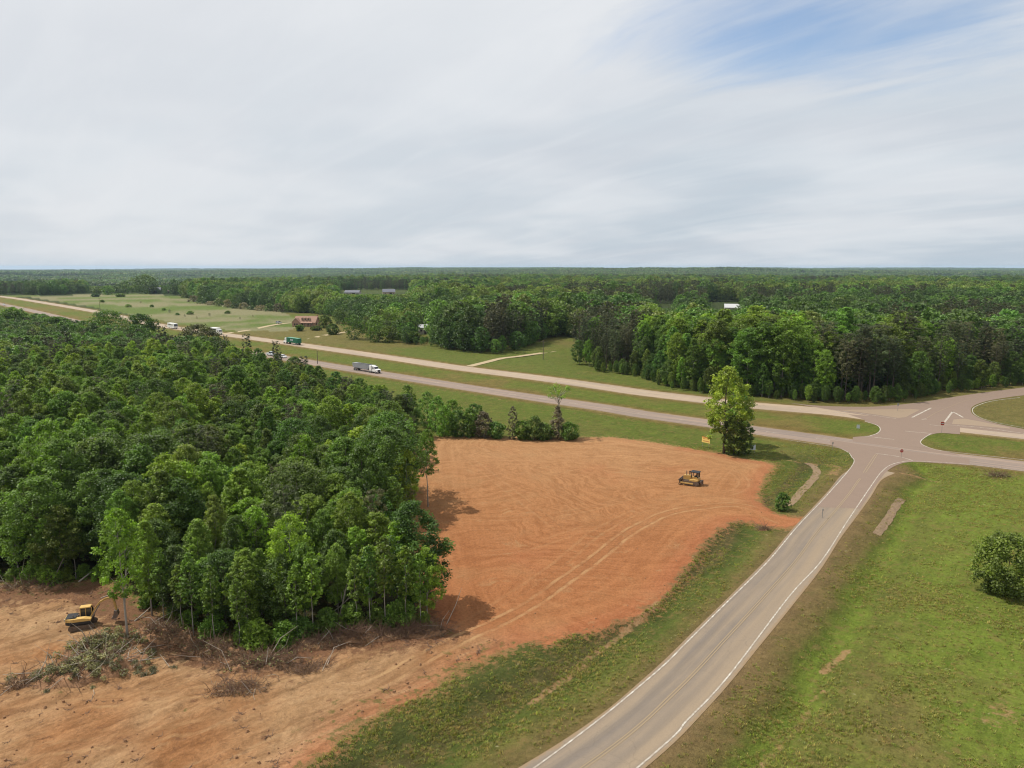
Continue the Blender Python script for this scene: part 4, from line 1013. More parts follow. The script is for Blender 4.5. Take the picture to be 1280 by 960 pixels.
# ------------------------------------------------------------------ fallen wood and torn ground
def heap(name, label, u, v, L, W, hh, rz, nst, leafy, seed, mound=True, cat='brush pile', sticks='twig', group=None, pale=4, lsize=.3):
    r = random.Random(seed); x, y = P(u, v)
    t = thing(name, label, cat, (x, y, float(height(np.array([x]), np.array([y]))[0])), rz, group)
    if mound:
        n = 40; m = 22; V = []; F = []
        for i in range(n + 1):
            for j in range(m + 1):
                a = i / n * 2 - 1; b = j / m * 2 - 1; e = max(0, 1 - (a * a + b * b) * (1 + .6 * mnoise(Vector((a * 2 + seed, b * 2, 1)))))
                px, py = a * L / 2, b * W / 2
                q = mnoise(Vector((px * .9 + seed, py * .9, 0))) * .5 + mnoise(Vector((px * 2.6, py * 2.6 + seed, 3))) * .5
                V.append((px, py, hh * .8 * (e ** .6) * (.7 + .9 * q) - (.12 if e > 0 else .6)))
        for i in range(n):
            for j in range(m): F.append((i * (m + 1) + j, (i + 1) * (m + 1) + j, (i + 1) * (m + 1) + j + 1, i * (m + 1) + j + 1))
        link('soil_mound', arrays_mesh('soil_mound', np.array(V), np.array(F), [M['clay']], None, False), None, t)
    def stick(mb, ln, rad):
        px, py = r.gauss(0, L * .22), r.gauss(0, W * .22); a = r.uniform(0, 6.28); el = r.uniform(-.1, .75) if r.random() < .8 else r.uniform(.7, 1.2)
        e = max(0.0, 1 - (2 * px / L) ** 2) * max(0.0, 1 - (2 * py / W) ** 2)
        p = Vector((px, py, hh * .8 * e ** .7 * r.uniform(.3, 1.0)))
        d = Vector((math.cos(a) * math.cos(el), math.sin(a) * math.cos(el), math.sin(el))); s = d.orthogonal() * r.uniform(-.15, .15) * ln
        mb.tube([p, p + d * ln * .5 + s, p + d * ln], [rad, rad * .75, rad * .3], 5)
    mb = MB()
    for _ in range(int(nst * 1.8)): stick(mb, r.uniform(.5, 2.2), r.uniform(.012, .035))
    setp(mb.build('branches', M[sticks], t), kind='stuff')
    if pale:
        for _ in range(pale):
            mb = MB(); stick(mb, r.uniform(1.6, 4.4), r.uniform(.022, .06)); mb.build('pale_stem', M['palebark'], t)
    rng = np.random.default_rng(seed + 50); n = 70
    C = np.stack([rng.normal(0, L * .26, n), rng.normal(0, W * .26, n), np.zeros(n)], 1)
    C[:, 2] = hh * .75 * np.maximum(0, 1 - (2 * C[:, 0] / L) ** 2 - (2 * C[:, 1] / W) ** 2) ** .6 * rng.uniform(.3, 1.0, n) + .08
    V, F, lv = leaves(rng, C, rng.uniform(.25, .6, n), int(L * W * (55 if mound else 16)), .75, .5, .07, .3, .0)
    setp(link('twig_litter', arrays_mesh('twig_litter', V, F, [M['leaf_g'] if leafy > 1000 else M['leaf_tw']], {'lv': ('FLOAT', 'FACE', lv)}), None, t), kind='stuff')
    if leafy:
        rng = np.random.default_rng(seed); n = 60
        C = np.stack([rng.normal(0, L * .23, n), rng.normal(0, W * .23, n), rng.uniform(.2, 1.0, n) * hh], 1); C[:, 2] *= np.exp(-(C[:, 0] / L * 2) ** 2)
        V, F, lv = leaves(rng, C, rng.uniform(.3, .65, n), int(leafy * 1.5), lsize * .8, .8, .4)
        link('wilting_leaves', arrays_mesh('wilting_leaves', V, F, [M['leaf_br']], {'lv': ('FLOAT', 'FACE', lv)}), None, t)
    return t
def build_debris():
    heap('brush_pile', 'big pile of felled tops and pale stems in front of the excavator', 112, 838, 11.5, 5.5, 1.9, .35, 190, 3200, 1, pale=55)
    heap('brush_pile', 'leafy felled tree top lying right below the excavator tracks', 128, 808, 7.5, 3.6, 1.5, .5, 110, 2200, 2, pale=16)
    heap('debris_mound', 'brown heap of roots and soil right of the slender tree by the excavator', 205, 792, 8, 3.6, 1.3, -.35, 190, 150, 3, pale=6)
    heap('debris_mound', 'torn soil and roots at the left end of the bank under the front trees', 268, 815, 8.5, 3.6, 1.1, -.3, 230, 260, 4, pale=4)
    heap('debris_mound', 'brown mound of twigs in the middle of the torn bank below the front trees', 332, 830, 8, 3.2, 1.0, .1, 220, 260, 5, pale=5)
    heap('debris_mound', 'low heap of roots left of the reddish bank before the dead leaning stems', 398, 806, 6, 2.6, .8, .3, 150, 60, 9, pale=3)
    heap('debris_mound', 'reddish bank of twigs under the dead leaning stems', 452, 797, 9, 2.8, 1.0, .05, 260, 0, 6, pale=3)
    heap('debris_mound', 'reddish twig bank at the near right corner of the left wood', 520, 791, 7.5, 2.6, .9, .1, 240, 0, 7, pale=3)
    heap('debris_mound', 'low line of stumps and dry brush at the left wood edge beyond the excavator', 40, 733, 8, 2.6, .9, -.05, 150, 300, 8, pale=6)
    heap('brush_scrap', 'scattered roots and twigs on the tan dirt left of the lower brush bank', 300, 862, 6, 3.0, .35, .2, 110, 60, 10, pale=5, mound=False)
    heap('brush_scrap', 'thin scatter of sticks on the tan dirt under the reddish bank', 385, 838, 6, 3.0, .3, .4, 90, 0, 11, pale=3, mound=False)
    heap('brush_scrap', 'small root ball with a drag trail left of the big brush pile', 25, 855, 2.4, 1.4, .6, .4, 50, 0, 12, pale=2)
    heap('brush_scrap', 'dark burnt brush spot in the grass by the highway junction', 1248, 596, 4.5, 2.4, .5, 0, 110, 500, 13, pale=0, mound=False)
    heap('brush_scrap', 'small clump of stones and roots beside the dirt driveway mouth', 955, 661, 1.8, 1.0, .5, 0, 30, 0, 14, pale=0)
    def log(name, label, a, b, r0, mat='palebark', cat='dead stem', zt=0, group=None, fork=True):
        ax, ay = P(*a); z0 = float(height(np.array([ax]), np.array([ay]))[0])
        t = thing(name, label, cat, (ax, ay, z0), 0, group)
        bx, by = P(b[0], b[1], zt); d = Vector((bx - ax, by - ay, zt - z0)); rr = random.Random(int(a[0]))
        sd = Vector((rr.uniform(-1, 1), rr.uniform(-1, 1), rr.uniform(-.3, .3))) * d.length * .03
        mb = MB(); mb.tube([(0, 0, 0), d * .5 + sd, d], [r0, r0 * .75, r0 * .35], 6); mb.build('stem', M[mat], t, True)
        if fork:
            mb = MB()
            for q in (.45, .62, .78, .9):
                e = Vector((rr.uniform(-1, 1), rr.uniform(-1, 1), rr.uniform(.1, .9))).normalized() * d.length * rr.uniform(.10, .24); mb.tube([d * q + sd * (1 - abs(2 * q - 1)), d * q + e * .6, d * q + e + Vector((0, 0, .1))], [r0 * .4, r0 * .28, r0 * .1], 5)
            mb.build('side_branch', M[mat], t, True)
        return t
    log('leaning_dead_tree', 'pale green dead stem leaning at the front of the left wood', (421, 787), (436, 716), .13, zt=5.6)
    log('leaning_dead_tree', 'thin grey dead trunk crossing low before the front trees', (402, 776), (447, 738), .09, zt=3.8)
    log('leaning_dead_tree', 'pale straight dead stem right of the crossing pair', (425, 786), (430, 745), .10, zt=3.4)
    log('leaning_dead_tree', 'long thin grey stem tilted at the left wood edge', (62, 733), (92, 668), .08, zt=5.4)
    log('leaning_dead_tree', 'bare grey snag leaning left at the frame edge of the wood', (30, 730), (8, 660), .09, zt=5.4)
    log('fallen_trunk', 'short pale trunk sticking out of the wood left of the excavator', (98, 726), (118, 712), .12, zt=.9, cat='log', fork=False)
    log('fallen_trunk', 'pale log leaning on the debris right of the lone slender tree', (168, 775), (190, 757), .11, zt=.6, cat='log', fork=False)
    log('fallen_trunk', 'long grey trunk lying on the tan dirt right of the big brush pile', (110, 833), (200, 822), .10, zt=.5, cat='log')
    log('fallen_trunk', 'thin bent branch lying on the dirt left of the big brush pile', (20, 842), (56, 826), .05, mat='twig', zt=.1, cat='log', fork=False)
    log('leaning_dead_tree', 'thin crooked branch standing on the shadowed dirt at the wood corner', (558, 780), (577, 735), .05, zt=2.4, fork=False)
    for k, (u, v, h) in enumerate([(205, 776, 9), (228, 786, 8), (242, 792, 10), (268, 800, 9), (300, 808, 8), (372, 801, 9), (392, 796, 10), (446, 787, 9), (463, 786, 10), (482, 785, 11), (508, 785, 10), (526, 783, 9), (60, 728, 9), (95, 722, 8)]):
        x, y = P(u, v); put_tree('sapling', SP['sapling'][k % 3], x, y, 'thin pale-stemmed sapling in the shaded front of the left wood', 'sapling', 'saplings along the front of the left wood', h)
    rr = random.Random(3)
    for k in range(13):
        u = 188 + k * 28 + rr.uniform(-8, 8); v = np.interp(u, [188, 250, 339, 380, 425, 541], [760, 791, 813, 801, 789, 782]) - rr.uniform(0, 4)
        x, y = P(u, v); put_tree('undergrowth_bush', SP['bush'][k % 4], x, y, 'low leafy bush filling the foot of the left wood above the torn bank', 'bush', 'undergrowth at the front of the left wood', rr.uniform(1.6, 3.4))
    rr = random.Random(31)
    for k in range(7):
        u = -5 + k * 22; v = np.interp(u, [-20, 0, 62, 117, 150], [727, 729, 732, 720, 738]) - 3
        x, y = P(u, v); put_tree('undergrowth_bush', SP['bush'][k % 4], x, y, 'low leafy bush at the wood edge behind the excavator clearing', 'bush', 'undergrowth behind the excavator', rr.uniform(1.8, 3.2))

def build_ground_cover():
    rng = np.random.default_rng(21)
    var = []
    for i in range(4):
        n = 26; a = rng.random(n) * 6.28; r0 = rng.random(n) * .26; hh = rng.uniform(.05, .15, n) * (2.2 if i == 3 else 1); w = rng.uniform(.010, .022, n); le = rng.uniform(.06, .20, n)
        V = []
        for k in range(n):
            bx, by = r0[k] * math.cos(a[k] * 1.7), r0[k] * math.sin(a[k] * 1.7); tx, ty = -math.sin(a[k]) * w[k], math.cos(a[k]) * w[k]; dx, dy = math.cos(a[k]) * le[k], math.sin(a[k]) * le[k]
            V += [(bx - tx, by - ty, -.02), (bx + tx, by + ty, -.02), (bx + dx + tx * .4, by + dy + ty * .4, hh[k]), (bx + dx - tx * .4, by + dy - ty * .4, hh[k])]
        me = arrays_mesh('grass_tuft', np.array(V), np.arange(4 * n).reshape(-1, 4), [M['grasst']], {'lv': ('FLOAT', 'FACE', rng.random(n))}); var.append(bpy.data.objects.new('grass_tuft', me))
    N = 240000
    Y = 40 + 125 * rng.random(N) ** 1.15; X = rng.uniform(-.35, .80, N) * (Y + 12)
    dS, lS = line_dist(X, Y, SIDE_C[::3]); dN, lN = line_dist(X, Y, NEAR_C[::3]); sd = sdist(X, Y, DIRT); sw = sdist(X, Y, WOOD)
    den = sstep(.40, .64, fbm(X, Y, 9, 4, 61) * .6 + fbm(X, Y, 2.2, 3, 62) * .4) * .7 + .06
    den *= np.where(lS > 0, .35 + .65 * sstep(5, 12, lS), .35 + .65 * sstep(-6, -9, lS))
    ok = (dS > 4.2) & (lN > 6) & (sd < -.3) & (sw < 0) & (rng.random(N) < den)
    for jp in JUNCTION: ok &= ~in_poly(X, Y, jp)
    X, Y = X[ok], Y[ok]; Z = height(X, Y)
    pts = np.stack([X, Y, Z, rng.uniform(.5, 1.2, len(X)), rng.choice(4, len(X), p=[.34, .34, .30, .02])], 1)
    scatter('grass', pts, var, 'rough green and olive grass tufts on the verges and the field right of the road', 'grass')
    var = []
    for i in range(4):
        rg = np.random.default_rng(80 + i); mb = MB()
        if i < 3:
            mb.box((0, 0, .35), (1, .8, .7), (rg.uniform(-.3, .3), rg.uniform(-.3, .3), 0), .6, .2); me = mb.mesh('clod', M['clay'])
        else:
            for _ in range(5): q = rg.normal(0, .5, 3); e = rg.normal(0, 1.6, 3); mb.tube([(q[0], q[1], .15), (q[0] + e[0], q[1] + e[1], .15 + abs(e[2]) * .4)], [.12, .06], 4)
            me = mb.mesh('twig_scrap', M['twig'])
        var.append(bpy.data.objects.new('clod', me))
    N = 16000; Y = 45 + 110 * rng.random(N) ** 1.5; X = rng.uniform(-.8, .35, N) * (Y + 5); sd = sdist(X, Y, DIRT); inC = in_poly(X, Y, CLEARING); fr, _ = line_dist(X, Y, WOOD_FRONT)
    pr = np.where(inC, .25 + .75 * sstep(9, 1, fr), .05 + .3 * sstep(3, .3, sd)) * sstep(.38, .6, fbm(X, Y, 5, 4, 66)); ok = (sd > .3) & (rng.random(N) < pr); X, Y, inC = X[ok], Y[ok], inC[ok]
    vi = np.where((rng.random(len(X)) < .35) & inC, 3, rng.integers(0, 3, len(X)))
    pts = np.stack([X, Y, height(X, Y) - .03, rng.uniform(.08, .34, len(X)) * np.where(inC, 1, .7), vi], 1)
    scatter('soil_clods', pts, var, 'loose clods and twig scraps strewn over the graded clay', 'soil clods')

# ------------------------------------------------------------------ machines and vehicles (x forward, z up, metres)
def wheel(parent, x, y, r=.5, w=.3, name='wheel'):
    o = MB().cyl((x, y - w / 2, r), (x, y + w / 2, r), r, 16).build(name, M['rubber'], parent, True)
    s = 1 if y > 0 else -1
    MB().cyl((x, y + s * (w / 2 - .02), r), (x, y + s * (w / 2 + .02), r), r * .55, 12).build('rim', M['signgalv'], o); return o
def heading(a, b):
    (x0, y0), (x1, y1) = P(*a), P(*b); return math.atan2(y1 - y0, x1 - x0)
def track_unit(parent, x0, x1, y, w, h, mat):
    prof = []; r = h / 2; n = 7
    for k in range(n + 1): a = -PI / 2 + PI * k / n; prof.append((x1 - r + r * math.cos(a), r + r * math.sin(a)))
    for k in range(n + 1): a = PI / 2 + PI * k / n; prof.append((x0 + r + r * math.cos(a), r + r * math.sin(a)))
    o = MB().prism(prof, y - w / 2, y + w / 2).build('track', mat, parent)
    mb = MB(); n = int((x1 - x0) / .2)
    for k in range(n):
        x = x0 + r * .7 + (x1 - x0 - 1.4 * r) * (k + .5) / n
        mb.box((x, y, h + .02), (.06, w * 1.02, .05)); mb.box((x, y, .0), (.06, w * 1.02, .04))
    mb.build('grouser', M['steel'], o)
    mb = MB(); sgn = 1 if y > 0 else -1
    for k in range(5): mb.cyl((x0 + r + (x1 - x0 - 2 * r) * k / 4, y + sgn * w * .5, r * .8), (x0 + r + (x1 - x0 - 2 * r) * k / 4, y + sgn * (w * .5 + .05), r * .8), r * .5, 12)
    mb.build('roller', M['track'], o); return o
def build_bulldozer():
    a, b = P(876, 607), P(853, 603.5); x, y = P(864.5, 605.5)
    rz = math.atan2(b[1] - a[1], b[0] - a[0])
    t = thing('bulldozer', 'yellow crawler bulldozer with black canopy parked on the orange dirt field', 'bulldozer', (x, y, 0.05), rz, sc=.85)
    for s in (-1, 1): track_unit(t, -1.9, 1.6, s * 1.0, .56, 1.0, M['track'])
    mb = MB(); mb.box((.2, 0, .85), (3.2, 1.3, .5)); mb.build('chassis', M['steel'], t)
    mb = MB(); mb.prism([(.1, 1.0), (1.75, 1.0), (1.8, 1.9), (1.65, 2.0), (.1, 2.15)], -.55, .55); mb.build('engine_hood', M['ycat'], t)
    mb = MB(); [mb.box((1.80, 0, 1.15 + k * .13), (.05, .9, .06)) for k in range(6)]; mb.build('grille', M['black'], t)
    for s in (-1, 1): MB().prism([(-1.6, 1.03), (.2, 1.03), (.2, 1.3), (-.6, 1.45), (-1.6, 1.4)], s * .75, s * 1.25).build('fender', M['ylight'], t)
    mb = MB(); mb.prism([(-1.75, 1.0), (-.1, 1.0), (-.1, 1.75), (-.35, 1.9), (-1.3, 1.9), (-1.75, 1.6)], -.72, .72); mb.build('operator_deck', M['ycat'], t)
    mb = MB(); mb.box((-.85, 0, 2.0), (.5, .55, .2)); mb.box((-1.1, 0, 2.35), (.14, .55, .6)); mb.build('seat', M['black'], t)
    mb = MB()
    for px in (-1.55, -.1):
        for s in (-1, 1): mb.box((px, s * .72, 2.35), (.12, .12, 1.2))
    mb.build('canopy_post', M['black'], t)
    mb = MB(); mb.box((-1.5, 0, 2.3), (.05, 1.3, 1.0)); mb.build('rear_screen', M['glass'], t)
    MB().box((-.8, 0, 3.0), (1.9, 1.75, .14), bev=.12).build('canopy', M['black'], t)
    mb = MB(); mb.cyl((1.15, .2, 2.0), (1.15, .2, 3.05), .09, 10); mb.build('exhaust_pipe', M['steel'], t)
    mb = MB(); mb.cyl((.55, -.22, 2.05), (.55, -.22, 2.75), .12, 10); mb.cyl((.55, -.22, 2.75), (.55, -.22, 2.95), .17, 10); mb.build('air_cleaner', M['black'], t)
    prof = [(2.55 + .22 * math.cos(q) ** 2 - .1, .12 + 1.15 * k / 8) for k, q in enumerate(np.linspace(-1.3, 1.3, 9))]
    prof = [(2.62 - .24 * math.cos(q), .06 + 1.15 * k / 8) for k, q in enumerate(np.linspace(-1.4, 1.4, 9))]
    mb = MB(); mb.prism(prof + [(p[0] - .1, p[1]) for p in prof[::-1]], -1.75, 1.75); mb.build('blade', M['track'], t)
    for s in (-1, 1):
        MB().box((.9, s * 1.42, .5), (3.1, .16, .26)).build('push_arm', M['ylight'], t)
        MB().tube([(1.7, s * .45, 1.5), (2.4, s * .45, .8)], .07, 8).build('lift_cylinder', M['steel'], t)
    mb = MB(); mb.box((-2.15, 0, .95), (.3, 1.5, .35)); [mb.box((-2.4, q, .75), (.14, .12, .9)) for q in (-.55, 0, .55)]; mb.build('ripper', M['steel'], t)
def build_excavator():
    x, y = P(104, 781)
    t = thing('excavator', 'yellow tracked excavator working at the wood edge in the lower left', 'excavator', (x, y, float(height(np.array([x]), np.array([y]))[0]) + .05), math.radians(17), sc=.72)
    for s in (-1, 1): track_unit(t, -1.85, 1.85, s * 1.05, .55, .85, M['track'])
    MB().box((0, 0, .7), (1.6, 1.6, .35)).build('undercarriage', M['steel'], t)
    h = thing('upper', None, None); bpy.data.objects.remove(h)
    mb = MB(); mb.cyl((0, 0, .85), (0, 0, 1.05), .7, 18); mb.build('slew_ring', M['black'], t)
    prof = [(-2.2, -1.0), (-2.35, -.5), (-2.35, .5), (-2.2, 1.0), (-1.7, 1.3), (1.45, 1.3), (1.45, -1.3), (-1.7, -1.3)]
    def slab(z0, z1, pr, name, mat):
        n = len(pr); vs = [(p[0], p[1], z0) for p in pr] + [(p[0], p[1], z1) for p in pr]
        MB().add(vs, [tuple(range(n))[::-1], tuple(range(n, 2 * n))] + [(i, (i + 1) % n, n + (i + 1) % n, n + i) for i in range(n)]).build(name, mat, t)
    slab(1.05, 1.5, prof, 'revolving_frame', M['black'])
    slab(1.52, 2.0, [p for p in prof if p[0] < -1.2] [:4] + [(-1.5, 1.33), (-1.0, 1.33), (-1.0, -1.33), (-1.5, -1.33)], 'counterweight', M['ylight'])
    MB().prism([(-1.0, 1.5), (1.45, 1.5), (1.45, 1.75), (.5, 2.0), (-1.0, 2.0)], -1.31, -.45).build('side_cabinet', M['ylight'], t)
    MB().box((-1.45, 0, 2.06), (1.5, 1.9, .14), bev=.1).build('engine_hood', M['black'], t)
    MB().box((-.75, .1, 2.02), (.3, .8, .1)).build('vent_grille', M['steel'], t)
    mb = MB(); mb.prism([(-.35, 1.5), (1.4, 1.5), (1.45, 2.2), (1.15, 3.0), (-.35, 3.0)], .38, 1.3); mb.build('cab', M['glass'], t)
    MB().prism([(-.45, 3.0), (1.22, 3.0), (1.15, 3.14), (-.4, 3.14)], .32, 1.36).build('cab_roof', M['ylight'], t)
    mb = MB()
    for px in (-.33, .42, 1.3):
        for py in (.37, 1.31): mb.box((px, py, 2.25), (.09, .06, 1.5))
    mb.build('cab_pillar', M['ycat'], t)
    bo = [(1.1, 1.7), (1.9, 3.1), (2.7, 4.05), (3.5, 4.45), (4.7, 4.55)]
    up = [(p[0] + .10, p[1] - .28 + .02 * i) for i, p in enumerate(bo)]
    MB().prism(bo + up[::-1], -.2, .2).build('boom', M['ycat'], t)
    MB().tube([(1.45, -.3, 1.6), (2.6, -.3, 3.5)], .09, 8).build('boom_cylinder', M['steel'], t); MB().tube([(1.45, .3, 1.6), (2.6, .3, 3.5)], .09, 8).build('boom_cylinder', M['steel'], t)
    MB().tube([(2.9, 0, 4.55), (4.5, 0, 4.95)], .09, 8).build('arm_cylinder', M['steel'], t)
    MB().prism([(4.35, 4.95), (4.75, 4.9), (5.1, 2.2), (4.85, 2.15)], -.15, .15).build('arm', M['ycat'], t)
    MB().prism([(4.7, 2.3), (5.15, 2.2), (5.3, 1.5), (4.9, .95), (4.2, 1.0), (4.5, 1.35)], -.5, .5).build('bucket', M['steel'], t)
    MB().box((-2.37, -.55, 1.75), (.04, .5, .3)).build('rear_decal', M['signwhite'], t)
    MB().cyl((-1.1, -.7, 2.1), (-1.1, -.7, 2.5), .07, 8).build('exhaust_pipe', M['steel'], t)
def build_trucks():
    a, b = (377, 432), (354, 428.6)
    x, y = P(365, 430.2); t = thing('articulated_lorry', 'white lorry hauling a long green container trailer on the far carriageway', 'lorry', (x, y, .04), heading(a, b), sc=.86)
    body = MB(); body.box((-2.6, 0, 2.65), (14.0, 2.6, 2.9)); bo = body.build('container', M['greenp'], t)
    mb = MB(); [mb.box((-9.2 + k * .6, s * 1.32, 2.65), (.12, .05, 2.7)) for k in range(23) for s in (-1, 1)]; mb.build('side_rib', M['greenp'], bo)
    MB().box((-2.6, 0, 4.13), (13.6, 2.4, .05)).build('roof_panel', M['greenlid'], bo)
    mb = MB()     # white lettering panel on the side facing the camera
    for k, w in enumerate((.9, .5, .8)): mb.box((-1.2 - k * 1.0, 1.37, 2.9 - .1 * (k % 2)), (w, .03, .95 - .2 * (k % 2)))
    mb.build('white_marking', M['signwhite'], bo)
    MB().box((-2.6, 0, 1.05), (13.6, 1.1, .25)).build('trailer_chassis', M['black'], t)
    cab = MB(); cab.prism([(4.8, .8), (8.6, .8), (8.6, 1.7), (7.3, 1.95), (6.9, 3.1), (6.6, 3.7), (4.8, 3.7)], -1.22, 1.22); cb = cab.build('cab', M['whitep'], t)
    MB().prism([(6.95, 3.05), (7.32, 2.05), (7.36, 2.05), (6.99, 3.05)], -1.1, 1.1).build('windscreen', M['glass'], cb)
    for s in (-1, 1): MB().box((6.35, s * 1.24, 2.55), (.8, .03, .75)).build('side_window', M['glass'], cb)
    MB().box((8.62, 0, 1.2), (.06, 1.3, .8)).build('grille', M['silver'], cb)
    for px in (7.9, 5.0, 3.8, -6.8, -8.1):
        for s in (-1, 1): wheel(t, px, s * 1.05, .52, .42)
    # silver hopper lorry on the near carriageway
    x, y = P(458, 464.5); t = thing('dump_lorry', 'white lorry with a silver open-top hopper trailer on the near carriageway', 'lorry', (x, y, .04), heading((433, 460.5), (480, 468)), sc=.84)
    b = MB(); b.prism([(-9.0, 1.5), (2.6, 1.25), (3.0, 3.4), (-9.4, 3.5)], -1.28, 1.28); bo = b.build('hopper', M['silver'], t)
    mb = MB(); [mb.box((-8.9 + k * .9, s * 1.30, 2.45), (.1, .06, 1.9)) for k in range(14) for s in (-1, 1)]; mb.build('side_rib', M['silver'], bo)
    mb = MB(); [mb.box((-3.2, s * 1.26, 3.5), (12.4, .12, .12)) for s in (-1, 1)]; mb.build('top_rail', M['silver'], bo)
    MB().box((-3.2, 0, 3.46), (12.0, 2.3, .05)).build('tarpaulin', M['black'], bo)
    MB().box((-3.0, 0, 1.1), (12, .9, .25)).build('trailer_chassis', M['black'], t)
    cab = MB(); cab.prism([(3.9, .8), (9.6, .75), (9.7, 1.75), (7.9, 2.0), (7.5, 2.95), (6.2, 3.0), (6.1, 3.4), (3.9, 3.4)], -1.2, 1.2); cb = cab.build('cab', M['whitep'], t)
    MB().prism([(7.56, 2.9), (7.92, 2.08), (7.97, 2.08), (7.61, 2.9)], -1.05, 1.05).build('windscreen', M['glass'], cb)
    for s in (-1, 1):
        MB().box((6.85, s * 1.22, 2.45), (.9, .03, .65)).build('side_window', M['glass'], cb); MB().cyl((5.85, s * 1.32, 1.4), (5.85, s * 1.32, 4.0), .09, 8).build('exhaust_pipe', M['signgalv'], cb)
        MB().prism([(5.0, .75), (5.6, .75), (5.6, 1.3), (5.0, 1.3)], s * 1.15, s * 1.3).build('fuel_tank', M['signgalv'], cb)
    MB().box((9.7, 0, 1.25), (.06, 1.2, .85)).build('grille', M['black'], cb)
    for px in (8.7, 5.2, 3.9, -6.8, -8.0):
        for s in (-1, 1): wheel(t, px, s * 1.05, .52, .42)
    # white box truck / coach and motorhome
    x, y = P(270.5, 417.8); t = thing('box_truck', 'white box truck with a dark side on the far carriageway by the driveway', 'truck', (x, y, .04), heading((250, 414.6), (291, 419.5)))
    bo = MB().box((-1.2, 0, 2.5), (8.6, 2.6, 3.1)).build('box_body', M['whitep'], t)
    MB().box((-1.4, -1.31, 2.4), (7.4, .04, 2.1)).build('side_panel', M['glass'], bo)
    cab = MB().prism([(3.2, .7), (5.3, .7), (5.3, 1.9), (4.9, 2.9), (3.2, 3.1)], -1.2, 1.2).build('cab', M['whitep'], t)
    MB().prism([(4.98, 2.8), (5.34, 1.95), (5.38, 1.95), (5.02, 2.8)], -1.0, 1.0).build('windscreen', M['glass'], cab)
    for s in (-1, 1): MB().box((4.2, s * 1.21, 2.3), (1.0, .03, .7)).build('side_window', M['glass'], cab)
    for px in (4.3, -3.4):
        for s in (-1, 1): wheel(t, px, s * 1.05, .5, .4)
    x, y = P(216, 410.6); t = thing('motorhome', 'white motorhome with dark windows on the far carriageway at the left', 'motorhome', (x, y, .04), heading((199, 406.5), (241, 413)))
    bo = MB().prism([(-6.0, .6), (5.6, .6), (6.0, 1.6), (5.5, 3.5), (-6.0, 3.6)], -1.3, 1.3).build('coach_body', M['whitep'], t)
    MB().prism([(5.62, 3.2), (5.98, 1.75), (6.03, 1.75), (5.67, 3.2)], -1.15, 1.15).build('windscreen', M['glass'], bo)
    for k in range(4): MB().box((-4.2 + k * 2.3, -1.31, 2.6), (1.5, .04, .9)).build('side_window', M['glass'], bo)
    MB().box((-.5, -1.31, 1.5), (9, .04, .3)).build('stripe', M['carblue'], bo); MB().box((1.0, 0, 3.72), (1.2, 1.0, .25)).build('roof_unit', M['whitep'], bo)
    for px in (3.9, -3.6):
        for s in (-1, 1): wheel(t, px, s * 1.05, .48, .36)
    def car(name, label, u, v, rz, kind='saloon', mat='whitep', z=.04, group=None):
        x, y = P(u, v); t = thing(name, label, 'car' if kind != 'pickup' else 'pickup truck', (x, y, z + float(base_height(np.array([x]), np.array([y]))[0])), rz, group)
        if kind == 'pickup': low = [(-2.8, .45), (2.8, .45), (2.8, 1.05), (1.4, 1.2), (-2.8, 1.2)]; top = [(-.6, 1.2), (1.4, 1.2), (.7, 1.85), (-.5, 1.88)]
        elif kind == 'suv': low = [(-2.35, .4), (2.4, .4), (2.4, .95), (1.3, 1.1), (-2.35, 1.1)]; top = [(-2.3, 1.1), (1.3, 1.1), (.6, 1.75), (-2.0, 1.78)]
        else: low = [(-2.3, .35), (2.3, .35), (2.3, .8), (1.2, .95), (-2.3, .95)]; top = [(-1.9, .95), (1.2, .95), (.4, 1.45), (-1.2, 1.45)]
        bo = MB().prism(low, -.92, .92).build('body', M[mat], t); ca = MB().prism(top, -.82, .82, 0).build('cabin', M['glass'], t)
        MB().box(((top[2][0] + top[3][0]) / 2, 0, top[2][1] + .03), (abs(top[2][0] - top[3][0]) + .1, 1.5, .06)).build('roof', M[mat], ca)
        for s in (-1, 1):
            MB().box((low[1][0] + .01, s * .65, .72), (.04, .35, .16)).build('headlight', M['signwhite'], bo); MB().box((low[0][0] - .01, s * .68, .75), (.04, .25, .18)).build('tail_light', M['signred'], bo)
            for px in (1.45, -1.45): wheel(t, px, s * .85, .36, .24)
    h1 = heading((337, 444.5), (362, 448.5))
    car('pickup_truck', 'silver white pickup on the near carriageway left of the round-topped pine', 339, 444.6, h1, 'pickup', 'carblue')
    car('parked_car', 'white car half hidden by the round-topped pine on the near carriageway', 353.5, 447.2, h1, 'saloon')
    car('parked_car', 'pale blue car parked on the gravel driveway left of the brick house', 348.5, 404.6, heading((343.6, 406), (366, 403.5)), 'suv', 'carblue', .08)
    car('parked_car', 'white car on the near carriageway at the left frame edge', 5, 381.6, heading((5, 381), (42, 389)), 'suv')
    car('parked_car', 'white van parked at the end of the farm track by the pines', 727, 426, 2.6, 'suv', z=.1)
    car('parked_car', 'white car glimpsed between the pines right of the farm track', 746, 428, 2.9, 'suv', z=.1)

